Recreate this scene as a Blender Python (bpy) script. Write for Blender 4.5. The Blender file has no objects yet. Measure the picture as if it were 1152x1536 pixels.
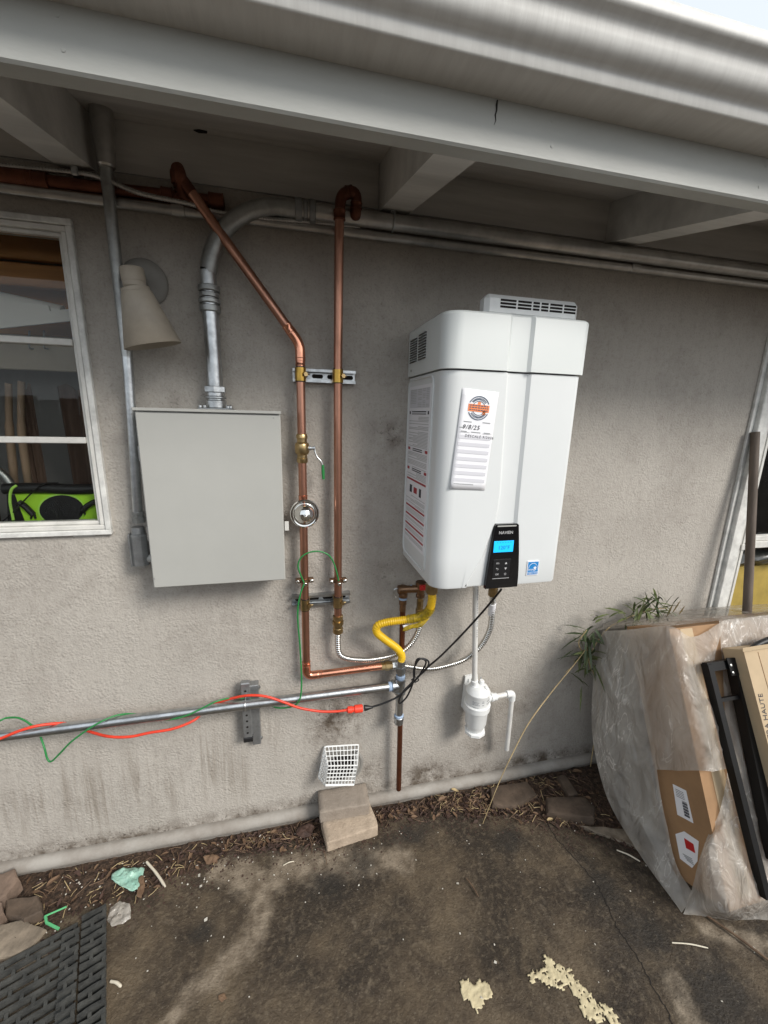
import bpy, math, random
import numpy as np
from mathutils import Vector, Matrix, noise
random.seed(7)
sc = bpy.context.scene
# ---------------------------------------------------------------- camera
F = 619.0
def _n(v): return v/np.linalg.norm(v)
_dx = _n(np.array([2654., -76., F])); _dn = _n(np.array([-69., 2632., F]))
_dn = _n(_dn-_dx*_dn.dot(_dx)); _dy = np.cross(_dx, _dn)
if _dy[2] < 0: _dy = -_dy
RM = np.array([_dx, _dy, -_dn])              # camera (right, down, forward) -> place (along wall, into wall, up)
CAM = np.array([0.0, -1.44, 1.64])
def P(px, py, Y=0.0):
    """point of the vertical plane y = Y measured from the photograph"""
    r = RM @ np.array([px-576., py-768., F]); return Vector(CAM+(Y-CAM[1])/r[1]*r)
def G(px, py, Z=0.0):
    """point of the horizontal plane z = Z measured from the photograph"""
    r = RM @ np.array([px-576., py-768., F]); return Vector(CAM+(Z-CAM[2])/r[2]*r)
def PN(px, py, p0, n):
    r = RM @ np.array([px-576., py-768., F]); n = np.array(n); t = (np.array(p0)-CAM).dot(n)/r.dot(n); return Vector(CAM+t*r)
cd = bpy.data.cameras.new('camera'); cam = bpy.data.objects.new('camera', cd); sc.collection.objects.link(cam)
M = Matrix.Identity(4)
for i in range(3):
    M[i][0] = RM[i][0]; M[i][1] = -RM[i][1]; M[i][2] = -RM[i][2]; M[i][3] = CAM[i]
cam.matrix_world = M
cd.sensor_fit = 'VERTICAL'; cd.sensor_height = 24; cd.lens = 24*F/1536; cd.clip_start = .02; cd.clip_end = 400
sc.camera = cam
# ---------------------------------------------------------------- light
SUN_EL = math.radians(36); SUN_AZ = math.radians(142)     # azimuth clockwise from +y (into the wall)
sv = Vector((math.sin(SUN_AZ)*math.cos(SUN_EL), math.cos(SUN_AZ)*math.cos(SUN_EL), math.sin(SUN_EL)))
w = bpy.data.worlds.new('World'); sc.world = w; w.use_nodes = True
nt = w.node_tree; bg = nt.nodes['Background']
sky = nt.nodes.new('ShaderNodeTexSky'); sky.sky_type = 'NISHITA'; sky.sun_disc = False
sky.sun_elevation = SUN_EL; sky.sun_rotation = SUN_AZ; sky.dust_density = 2.5; sky.air_density = 1.0
hs = nt.nodes.new('ShaderNodeHueSaturation'); hs.inputs['Saturation'].default_value = .30
nt.links.new(sky.outputs[0], hs.inputs['Color']); cm = nt.nodes.new('ShaderNodeMix'); cm.data_type = 'RGBA'; cm.inputs[0].default_value = .8; cm.inputs[7].default_value = (3.45, 3.75, 4.05, 1)   # thin bright cloud cover
nt.links.new(hs.outputs[0], cm.inputs[6]); nt.links.new(cm.outputs[2], bg.inputs[0]); bg.inputs[1].default_value = .15
sl = bpy.data.lights.new('sun', 'SUN'); sl.energy = 1.8; sl.angle = math.radians(20); sl.color = (1, .95, .88)
so = bpy.data.objects.new('sun', sl); sc.collection.objects.link(so); so.rotation_euler = sv.to_track_quat('Z', 'Y').to_euler()
sc.view_settings.view_transform = 'Standard'; sc.view_settings.look = 'None'
sc.view_settings.exposure = .85; sc.view_settings.gamma = 1; sc.view_settings.use_curve_mapping = False
sc.render.engine = 'CYCLES'
# ---------------------------------------------------------------- materials
def mat(name, col, rough=.6, metal=0., var=.0, vscale=8., vcol=None, bump=0., bscale=60., spec=.5, stretch=(1, 1, 1), coat=0., detail=5., alpha=1., emit=None, tr=0., rvar=0.):
    m = bpy.data.materials.new(name); m.use_nodes = True; t = m.node_tree; b = t.nodes['Principled BSDF']
    b.inputs['Base Color'].default_value = (*col, 1); b.inputs['Roughness'].default_value = rough; b.inputs['Metallic'].default_value = metal
    b.inputs['Specular IOR Level'].default_value = spec; b.inputs['Coat Weight'].default_value = coat; b.inputs['Alpha'].default_value = alpha
    b.inputs['Transmission Weight'].default_value = tr
    if emit: b.inputs['Emission Color'].default_value = (*emit[0], 1); b.inputs['Emission Strength'].default_value = emit[1]
    tc = t.nodes.new('ShaderNodeTexCoord'); mp = t.nodes.new('ShaderNodeMapping'); mp.inputs['Scale'].default_value = stretch
    t.links.new(tc.outputs['Object'], mp.inputs[0])
    if var > 0:
        n = t.nodes.new('ShaderNodeTexNoise'); n.inputs['Scale'].default_value = vscale; n.inputs['Detail'].default_value = detail; n.inputs['Roughness'].default_value = .65
        t.links.new(mp.outputs[0], n.inputs['Vector'])
        r = t.nodes.new('ShaderNodeMapRange'); r.inputs[1].default_value = .35; r.inputs[2].default_value = .68; t.links.new(n.outputs[0], r.inputs[0])
        mx = t.nodes.new('ShaderNodeMix'); mx.data_type = 'RGBA'
        c2 = vcol if vcol else tuple(max(0, c*(1-var)) for c in col)
        mx.inputs[6].default_value = (*col, 1); mx.inputs[7].default_value = (*c2, 1)
        if vcol: 
            mm = t.nodes.new('ShaderNodeMath'); mm.operation = 'MULTIPLY'; mm.inputs[1].default_value = var; t.links.new(r.outputs[0], mm.inputs[0]); t.links.new(mm.outputs[0], mx.inputs[0])
        else: t.links.new(r.outputs[0], mx.inputs[0])
        t.links.new(mx.outputs[2], b.inputs['Base Color'])
        if rvar:
            r2 = t.nodes.new('ShaderNodeMapRange'); r2.inputs[3].default_value = rough-rvar; r2.inputs[4].default_value = rough+rvar
            t.links.new(n.outputs[0], r2.inputs[0]); t.links.new(r2.outputs[0], b.inputs['Roughness'])
    if bump > 0:
        n = t.nodes.new('ShaderNodeTexNoise'); n.inputs['Scale'].default_value = bscale; n.inputs['Detail'].default_value = 4
        t.links.new(mp.outputs[0], n.inputs['Vector'])
        bp = t.nodes.new('ShaderNodeBump'); bp.inputs['Strength'].default_value = bump; bp.inputs['Distance'].default_value = .003
        t.links.new(n.outputs[0], bp.inputs['Height']); t.links.new(bp.outputs[0], b.inputs['Normal'])
    return m
MT = dict(
 white_paint=mat('painted wood grey white', (.42, .425, .40), .55, var=.14, vscale=9, bump=.25, bscale=90, stretch=(.3, 1, 1)),
 eave=mat('old eave paint', (.66, .65, .62), .65, var=.30, vscale=7, bump=.3, bscale=60, stretch=(.25, 1, 1)),
 deck=mat('roof boards paint', (.60, .58, .55), .75, var=.3, vscale=14, bump=.5, bscale=70, stretch=(.1, 1, 1)),
 gutter=mat('weathered painted gutter', (.60, .595, .57), .45, var=.5, vcol=(.46, .45, .43), vscale=55, bump=.15, bscale=200, stretch=(1, .12, .12), spec=.4),
 vinyl=mat('white window frame', (.70, .69, .65), .45, var=.25, vscale=12, bump=.1),
 frame_side=mat('weathered frame', (.74, .74, .71), .6, var=.35, vscale=20, bump=.2),
 heater=mat('heater enamel', (.68, .70, .70), .38, spec=.5, coat=.0, var=.03, vscale=3),
 heater2=mat('heater cover enamel', (.66, .69, .68), .42, coat=.0, var=.03, vscale=3),
 plastic_w=mat('white plastic', (.78, .79, .78), .35, var=.08, vscale=20),
 pvc=mat('pvc pipe', (.72, .71, .68), .4, var=.12, vscale=25),
 black=mat('black gloss', (.006, .006, .007), .12, coat=.5),
 blackrub=mat('black rubber cable', (.012, .012, .013), .45),
 darkm=mat('black powder coat', (.004, .004, .0045), .5, spec=.25),
 button=mat('key print', (.55, .55, .55), .5),
 keyframe=mat('key pad', (.012, .012, .013), .35),
 screen=mat('lit screen', (.01, .25, .55), .3, emit=((.01, .36, .80), .75)),
 screentxt=mat('screen digits', (.01, .10, .22), .5),
 paper=mat('paper', (.80, .80, .83), .6), ink=mat('ink', (.02, .02, .03), .6), greyprint=mat('grey print', (.62, .62, .66), .6), lightprint=mat('small print', (.30, .31, .32), .6),
 midprint=mat('mid print', (.47, .48, .48), .6),
 orange=mat('orange print', (.85, .25, .08), .6), navy=mat('navy print', (.06, .09, .14), .6), red=mat('red print', (.36, .02, .03), .5), blue=mat('blue print', (.02, .22, .55), .4),
 boxgrey=mat('electrical enamel', (.41, .41, .385), .42, var=.06, vscale=4, bump=.05, bscale=400),
 galv=mat('galvanized steel', (.62, .64, .65), .34, 1., var=.35, vscale=30, bump=.15, bscale=120, rvar=.12),
 galvdull=mat('dull conduit', (.46, .47, .46), .42, .85, var=.45, vscale=14, bump=.2, bscale=80, rvar=.1),
 galvpaint=mat('old conduit', (.58, .57, .55), .30, .9, var=.35, vscale=12, bump=.2, bscale=80),
 chrome=mat('chrome', (.80, .80, .78), .07, 1.),
 steel=mat('stainless', (.70, .69, .66), .22, 1.),
 copper=mat('copper', (.64, .33, .235), .36, 1., var=.75, vcol=(.30, .15, .10), vscale=22, bump=.12, bscale=60, stretch=(1, 1, .25), rvar=.1),
 copperbr=mat('bright copper', (.85, .40, .26), .24, 1., var=.6, vcol=(.45, .18, .12), vscale=25, rvar=.1),
 copperold=mat('aged copper', (.20, .075, .045), .45, .8, var=.6, vcol=(.07, .03, .02), vscale=18),
 brownpipe=mat('brown copper', (.17, .06, .03), .4, .7, var=.4, vscale=20),
 brass=mat('brass', (.55, .40, .20), .32, 1., var=.35, vscale=40),
 goldclamp=mat('yellow zinc', (.62, .38, .09), .28, 1., var=.3, vscale=50),
 bronze=mat('bronze valve', (.28, .17, .10), .4, .9, var=.4, vscale=60),
 yellow=mat('yellow coating', (.80, .50, .02), .35, var=.08, vscale=20),
 yellowtag=mat('yellow tag', (.55, .38, .02), .35, var=.8, vcol=(.12, .09, .01), vscale=90),
 green=mat('green wire', (.02, .20, .05), .4), greenlt=mat('green strap', (.10, .42, .18), .5),
 redcord=mat('orange red cord', (.72, .05, .02), .42, var=.15, vscale=30), redplug=mat('red plug', (.85, .06, .03), .4),
 redh=mat('red handle', (.5, .02, .02), .4), tape=mat('pipe tape', (.40, .52, .70), .6, var=.3, vscale=60),
 lampm=mat('lamp paint', (.42, .37, .30), .5, var=.22, vscale=10, bump=.1), lampplate=mat('lamp plate paint', (.27, .26, .24), .6, var=.2),
 bracket=mat('galvanised bracket', (.33, .34, .345), .4, .7, var=.3, vscale=30),
 concreted=mat('grey paver concrete', (.30, .255, .21), .9, var=.5, vcol=(.17, .135, .105), vscale=30, bump=.9, bscale=170),
 concrete=mat('paver concrete', (.46, .37, .28), .9, var=.5, vcol=(.20, .15, .11), vscale=26, bump=.9, bscale=170),
 ledge=mat('ledge concrete', (.34, .32, .29), .8, var=.55, vcol=(.13, .10, .075), vscale=9, bump=.3, bscale=90, detail=9),
 stone=mat('brown stone', (.22, .155, .115), .85, var=.5, vscale=14, bump=.9, bscale=50), stone2=mat('grey brown stone', (.12, .085, .06), .85, var=.5, vscale=16, bump=.9, bscale=50),
 tanrock=mat('tan stone', (.27, .22, .165), .9, var=.5, vscale=25, bump=.9, bscale=50),
 rubber=mat('mat rubber', (.024, .025, .024), .7, var=.5, vcol=(.10, .10, .09), vscale=30, bump=.6, bscale=120),
 card=mat('cardboard', (.34, .20, .10), .8, var=.25, vscale=6, bump=.2, bscale=40), cardlt=mat('pale cardboard', (.50, .38, .24), .8, var=.15, vscale=6),
 cardgrey=mat('grey board', (.24, .23, .21), .8, var=.3, vscale=6),
 teal=mat('teal film', (.36, .56, .46), .35, var=.6, vcol=(.10, .28, .22), vscale=45, bump=.8, bscale=70), bone=mat('pale stick', (.68, .62, .50), .6, var=.2),
 leafg=mat('bamboo leaf', (.115, .145, .045), .5, var=.5, vscale=12), leafd=mat('dark bamboo leaf', (.055, .085, .03), .5, var=.4, vscale=12),
 straw=mat('straw', (.50, .38, .20), .7, var=.4, vscale=20), leafb=mat('dry leaf', (.17, .105, .06), .75, var=.6, vcol=(.09, .045, .025), vscale=25), leafr=mat('dark dry leaf', (.075, .04, .028), .75, var=.6, vscale=25),
 twig=mat('twig', (.16, .10, .06), .8, var=.4, vscale=30), chip=mat('paint chip', (.52, .49, .43), .7),
 spill=mat('cream paint spill', (.60, .52, .33), .75, var=.55, vcol=(.42, .35, .22), vscale=38, bump=1., bscale=80),
 pole=mat('weathered pole', (.16, .125, .10), .75, var=.5, vscale=20, stretch=(1, 1, .1), bump=.4, bscale=80),
 roomwall=mat('room wall', (.30, .26, .21), .8, var=.2), woodin=mat('shelf wood', (.60, .27, .08), .6, var=.7, vcol=(.25, .10, .035), vscale=9, stretch=(.15, 1, 1.6)),
 sheetw=mat('white sheets', (.75, .72, .68), .6), cabin=mat('cabinet beige', (.42, .36, .29), .55, var=.12), panelg=mat('grey panel', (.24, .23, .22), .5, var=.3, vscale=5, stretch=(1, 1, .2)),
 drape=mat('brown drape', (.16, .10, .075), .8, var=.5, vscale=14, stretch=(1, 1, .15)), drapel=mat('tan drape', (.36, .25, .17), .8, var=.4, vscale=14, stretch=(1, 1, .15)),
 lime=mat('lime fabric', (.42, .78, .04), .6, var=.15, bump=.2, bscale=300), mesh=mat('speaker mesh', (.008, .008, .010), .7, bump=.5, bscale=400), limeedge=mat('lime piping', (.42, .75, .12), .5),
 yellowbd=mat('yellow board', (.42, .30, .06), .7, var=.3, vscale=10), darkbag=mat('dark plastic bag', (.03, .032, .03), .3, bump=1., bscale=20),
 fence=mat('fence wood', (.13, .085, .06), .8, var=.5, vscale=10, stretch=(1, 1, .1)), roofing=mat('roofing', (.12, .11, .10), .9, var=.4, vscale=30),
 crack=mat('crack dirt', (.012, .009, .007), .95), fabricw=mat('white fabric strap', (.6, .6, .58), .7),
)
def glass_mat():
    m = bpy.data.materials.new('window glass'); m.use_nodes = True; t = m.node_tree; t.nodes.clear()
    o = t.nodes.new('ShaderNodeOutputMaterial'); a = t.nodes.new('ShaderNodeBsdfTransparent'); g = t.nodes.new('ShaderNodeBsdfGlossy'); g.inputs['Roughness'].default_value = .01
    f = t.nodes.new('ShaderNodeFresnel'); f.inputs['IOR'].default_value = 1.32; mx = t.nodes.new('ShaderNodeMixShader')
    a.inputs[0].default_value = (.93, .94, .93, 1)
    t.links.new(f.outputs[0], mx.inputs[0]); t.links.new(a.outputs[0], mx.inputs[1]); t.links.new(g.outputs[0], mx.inputs[2]); t.links.new(mx.outputs[0], o.inputs[0]); return m
MT['glass'] = glass_mat()
def film_mat():
    m = bpy.data.materials.new('cloudy plastic film'); m.use_nodes = True; t = m.node_tree; t.nodes.clear()
    N = t.nodes.new; L = t.links.new
    o = N('ShaderNodeOutputMaterial'); tr = N('ShaderNodeBsdfTransparent'); tr.inputs[0].default_value = (.93, .91, .88, 1)
    b = N('ShaderNodeBsdfPrincipled'); b.inputs['Base Color'].default_value = (.62, .60, .57, 1); b.inputs['Roughness'].default_value = .16
    tl = N('ShaderNodeBsdfTranslucent'); tl.inputs[0].default_value = (.6, .56, .51, 1); m1 = N('ShaderNodeMixShader'); m1.inputs[0].default_value = .35
    tc = N('ShaderNodeTexCoord'); n = N('ShaderNodeTexNoise'); n.inputs['Scale'].default_value = 7; n.inputs['Detail'].default_value = 6; n.inputs['Distortion'].default_value = .8
    n2 = N('ShaderNodeTexNoise'); n2.inputs['Scale'].default_value = 16; n2.inputs['Detail'].default_value = 3; n2.inputs['Distortion'].default_value = 1.6
    mp = N('ShaderNodeMapping'); mp.inputs['Scale'].default_value = (1, 1, .45); mp.inputs['Rotation'].default_value = (0, .5, 0)
    L(tc.outputs['Object'], mp.inputs[0]); L(mp.outputs[0], n.inputs['Vector']); L(mp.outputs[0], n2.inputs['Vector'])
    r = N('ShaderNodeMapRange'); r.inputs[1].default_value = .35; r.inputs[2].default_value = .65; r.inputs[3].default_value = .40; r.inputs[4].default_value = .66; L(n.outputs[0], r.inputs[0])
    bp = N('ShaderNodeBump'); bp.inputs['Strength'].default_value = .75; bp.inputs['Distance'].default_value = .025; L(n2.outputs[0], bp.inputs['Height']); L(bp.outputs[0], b.inputs['Normal'])
    L(b.outputs[0], m1.inputs[1]); L(tl.outputs[0], m1.inputs[2])
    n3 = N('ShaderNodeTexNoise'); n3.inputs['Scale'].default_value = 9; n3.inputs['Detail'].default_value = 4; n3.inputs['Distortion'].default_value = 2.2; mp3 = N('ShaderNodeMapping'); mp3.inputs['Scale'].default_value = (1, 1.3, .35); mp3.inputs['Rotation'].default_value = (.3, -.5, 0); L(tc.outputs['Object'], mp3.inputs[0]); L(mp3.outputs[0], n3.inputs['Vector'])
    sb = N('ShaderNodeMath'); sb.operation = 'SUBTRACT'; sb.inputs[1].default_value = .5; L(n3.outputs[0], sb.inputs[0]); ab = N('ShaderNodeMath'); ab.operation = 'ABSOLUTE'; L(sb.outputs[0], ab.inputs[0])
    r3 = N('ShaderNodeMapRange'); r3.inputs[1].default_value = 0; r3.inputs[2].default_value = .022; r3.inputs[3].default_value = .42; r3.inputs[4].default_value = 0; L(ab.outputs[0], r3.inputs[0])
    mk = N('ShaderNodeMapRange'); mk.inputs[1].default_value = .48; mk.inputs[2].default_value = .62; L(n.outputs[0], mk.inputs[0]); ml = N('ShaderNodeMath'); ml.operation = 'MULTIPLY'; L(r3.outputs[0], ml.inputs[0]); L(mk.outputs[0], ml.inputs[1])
    ad = N('ShaderNodeMath'); ad.operation = 'ADD'; L(r.outputs[0], ad.inputs[0]); L(ml.outputs[0], ad.inputs[1]); cx = N('ShaderNodeMix'); cx.data_type = 'RGBA'; cx.inputs[6].default_value = (.72, .68, .62, 1); cx.inputs[7].default_value = (.92, .91, .89, 1); L(ml.outputs[0], cx.inputs[0]); L(cx.outputs[2], b.inputs['Base Color'])  # creases whiter and more opaque, which also paints in streak highlights
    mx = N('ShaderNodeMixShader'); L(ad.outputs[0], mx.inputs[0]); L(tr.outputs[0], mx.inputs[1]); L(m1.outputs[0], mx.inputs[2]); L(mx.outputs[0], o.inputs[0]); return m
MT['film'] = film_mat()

def stucco_mat():
    m = bpy.data.materials.new('painted dash stucco'); m.use_nodes = True; t = m.node_tree; N = t.nodes.new; L = t.links.new; b = t.nodes['Principled BSDF']
    b.inputs['Roughness'].default_value = .82; b.inputs['Specular IOR Level'].default_value = .3
    tc = N('ShaderNodeTexCoord'); at = N('ShaderNodeAttribute'); at.attribute_name = 'tone_mask'
    sp = N('ShaderNodeSeparateColor'); L(at.outputs['Color'], sp.inputs[0])
    def noise_(s, d=5, st=None, dist=0.):
        n = N('ShaderNodeTexNoise'); n.inputs['Scale'].default_value = s; n.inputs['Detail'].default_value = d; n.inputs['Roughness'].default_value = .65; n.inputs['Distortion'].default_value = dist
        if st: mp = N('ShaderNodeMapping'); mp.inputs['Scale'].default_value = st; L(tc.outputs['Object'], mp.inputs[0]); L(mp.outputs[0], n.inputs['Vector'])
        else: L(tc.outputs['Object'], n.inputs['Vector'])
        return n.outputs[0]
    def rng(s, a, b_, c=0., d=1.):
        r = N('ShaderNodeMapRange'); r.inputs[1].default_value = a; r.inputs[2].default_value = b_; r.inputs[3].default_value = c; r.inputs[4].default_value = d; L(s, r.inputs[0]); return r.outputs[0]
    def mul(a, b_):
        x = N('ShaderNodeMath'); x.operation = 'MULTIPLY'; L(a, x.inputs[0]); L(b_, x.inputs[1]) if not isinstance(b_, float) else setattr(x.inputs[1], 'default_value', b_); return x.outputs[0]
    def mix(f, a, b_):
        x = N('ShaderNodeMix'); x.data_type = 'RGBA'; L(f, x.inputs[0])
        for k, v in ((6, a), (7, b_)):
            if isinstance(v, tuple): x.inputs[k].default_value = (*v, 1)
            else: L(v, x.inputs[k])
        return x.outputs[2]
    c = mix(rng(noise_(2.2, 4), .35, .65), (.448, .418, .376), (.388, .360, .324))
    c = mix(rng(noise_(45, 6), .50, .72, 0, .45), c, (.27, .248, .22))
    c = mix(rng(noise_(150, 3), .53, .66, 0, .3), c, (.22, .20, .175))
    # green channel: vertical run marks; red channel: dirt blotches and painted heater shadow; blue: fresh patch
    streak = mul(rng(noise_(1, 7, (38, 38, 1.6), .9), .45, .62), sp.outputs[1])
    c = mix(mul(streak, .7), c, (.22, .19, .155))
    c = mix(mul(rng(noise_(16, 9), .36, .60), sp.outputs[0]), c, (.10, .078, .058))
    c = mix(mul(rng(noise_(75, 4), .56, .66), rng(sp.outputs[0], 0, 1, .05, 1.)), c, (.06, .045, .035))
    c = mix(mul(rng(noise_(4, 3), .3, .6, .5, 1), sp.outputs[2]), c, (.30, .285, .26))
    L(c, b.inputs['Base Color'])
    v = N('ShaderNodeTexVoronoi'); v.inputs['Scale'].default_value = 120; v.feature = 'SMOOTH_F1'; v.inputs['Smoothness'].default_value = .6
    wn = N('ShaderNodeTexNoise'); wn.inputs['Scale'].default_value = 40; wn.inputs['Detail'].default_value = 3
    mxv = N('ShaderNodeMix'); mxv.data_type = 'VECTOR'; mxv.inputs[0].default_value = .03; L(tc.outputs['Object'], mxv.inputs[4]); L(wn.outputs['Color'], mxv.inputs[5]); L(mxv.outputs[1], v.inputs['Vector'])
    blob = rng(v.outputs['Distance'], .1, .75, 1., 0.)
    mask = rng(noise_(14, 3), .38, .6, .25, 1.)
    h = N('ShaderNodeMath'); h.operation = 'ADD'; L(mul(blob, mask), h.inputs[0]); L(mul(noise_(190, 3), 1.0), h.inputs[1])
    h2 = N('ShaderNodeMath'); h2.operation = 'ADD'; L(h.outputs[0], h2.inputs[0]); L(mul(noise_(9, 2), .5), h2.inputs[1])
    bp = N('ShaderNodeBump'); bp.inputs['Strength'].default_value = .42; bp.inputs['Distance'].default_value = .0045; L(h2.outputs[0], bp.inputs['Height']); L(bp.outputs[0], b.inputs['Normal'])
    return m
MT['stucco'] = stucco_mat()

def ground_mat():
    m = bpy.data.materials.new('stained concrete and soil'); m.use_nodes = True; t = m.node_tree; N = t.nodes.new; L = t.links.new; b = t.nodes['Principled BSDF']
    tc = N('ShaderNodeTexCoord'); at = N('ShaderNodeAttribute'); at.attribute_name = 'tone_mask'; sp = N('ShaderNodeSeparateColor'); L(at.outputs['Color'], sp.inputs[0])
    def noise_(s, d=6, dist=0., r=.65):
        n = N('ShaderNodeTexNoise'); n.inputs['Scale'].default_value = s; n.inputs['Detail'].default_value = d; n.inputs['Roughness'].default_value = r; n.inputs['Distortion'].default_value = dist
        L(tc.outputs['Object'], n.inputs['Vector']); return n.outputs[0]
    def rng(s, a, b_, c=0., d=1.):
        r = N('ShaderNodeMapRange'); r.inputs[1].default_value = a; r.inputs[2].default_value = b_; r.inputs[3].default_value = c; r.inputs[4].default_value = d; L(s, r.inputs[0]); return r.outputs[0]
    def mul(a, b_):
        x = N('ShaderNodeMath'); x.operation = 'MULTIPLY'; L(a, x.inputs[0]); L(b_, x.inputs[1]) if not isinstance(b_, float) else setattr(x.inputs[1], 'default_value', b_); return x.outputs[0]
    def mix(f, a, b_):
        x = N('ShaderNodeMix'); x.data_type = 'RGBA'; L(f, x.inputs[0])
        for k, v in ((6, a), (7, b_)):
            if isinstance(v, tuple): x.inputs[k].default_value = (*v, 1)
            else: L(v, x.inputs[k])
        return x.outputs[2]
    c = mix(rng(noise_(5, 8, .4), .38, .62), (.043, .031, .021), (.118, .088, .056))
    c = mix(rng(noise_(2.2, 7, .5), .46, .57, 0, .85), c, (.028, .021, .015))
    c = mix(rng(noise_(55, 9), .50, .66, 0, .55), c, (.155, .122, .082))
    # light bare concrete (green), soil (red), dark wet (blue)
    e = N('ShaderNodeMath'); e.operation = 'ADD'; L(sp.outputs[1], e.inputs[0]); L(rng(noise_(14, 9, .6), .3, .7, -.36, .34), e.inputs[1])
    c = mix(mul(rng(e.outputs[0], .12, .72), .82), c, mix(rng(noise_(22, 8), .38, .62), (.31, .255, .19), (.13, .10, .07)))
    e3 = N('ShaderNodeMath'); e3.operation = 'ADD'; L(sp.outputs[2], e3.inputs[0]); L(rng(noise_(9, 8), .3, .7, -.3, .3), e3.inputs[1])
    c = mix(mul(rng(e3.outputs[0], .3, .8), .75), c, (.022, .019, .016))
    e2 = N('ShaderNodeMath'); e2.operation = 'ADD'; L(sp.outputs[0], e2.inputs[0]); L(rng(noise_(20, 8), .3, .7, -.3, .3), e2.inputs[1])
    c = mix(rng(e2.outputs[0], .4, .65), c, mix(rng(noise_(60, 8), .4, .62), (.028, .018, .012), (.10, .062, .040)))
    c = mix(rng(noise_(140, 3), .64, .70, 0, .35), c, (.30, .26, .2)); L(c, b.inputs['Base Color'])
    L(rng(noise_(4, 4), .3, .7, .55, .92), b.inputs['Roughness']); b.inputs['Specular IOR Level'].default_value = .35
    h = N('ShaderNodeMath'); h.operation = 'ADD'; L(noise_(130, 5), h.inputs[0]); L(mul(noise_(25, 6), mul(rng(sp.outputs[0], 0, 1, 1., 5.), 1.)), h.inputs[1])
    bp = N('ShaderNodeBump'); bp.inputs['Strength'].default_value = 1.; bp.inputs['Distance'].default_value = .005; L(h.outputs[0], bp.inputs['Height']); L(bp.outputs[0], b.inputs['Normal'])
    return m
MT['ground'] = ground_mat()
# ---------------------------------------------------------------- mesh helpers
def frame(d):
    d = d.normalized(); a = Vector((0, 0, 1)) if abs(d.z) < .9 else Vector((1, 0, 0)); u = d.cross(a).normalized(); return u, d.cross(u).normalized()
def crom(pts, k=8):
    pts = [Vector(p) for p in pts]; q = [pts[0]*2-pts[1]]+pts+[pts[-1]*2-pts[-2]]; o = []
    for i in range(1, len(q)-2):
        a, b, c, d = q[i-1:i+3]
        for j in range(k):
            t = j/k; o.append(.5*((2*b)+(c-a)*t+(2*a-5*b+4*c-d)*t*t+(3*b-a-3*c+d)*t**3))
    return o+[pts[-1]]
def resample(pts, step):
    o = [pts[0]]; acc = 0.
    for a, b in zip(pts, pts[1:]):
        l = (b-a).length; 
        if l < 1e-9: continue
        s = step-acc
        while s <= l: o.append(a.lerp(b, s/l)); s += step
        acc = l-(s-step)
    return o
def fillet(pts, r, k=6):
    pts = [Vector(p) for p in pts]; o = [pts[0]]
    for a, b, c in zip(pts, pts[1:], pts[2:]):
        u = (a-b); v = (c-b); rr = min(r, u.length*.49, v.length*.49); p = b+u.normalized()*rr; q = b+v.normalized()*rr
        for j in range(k+1): t = j/k; o.append((1-t)**2*p+2*t*(1-t)*b+t*t*q)
    return o+[pts[-1]]
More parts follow.
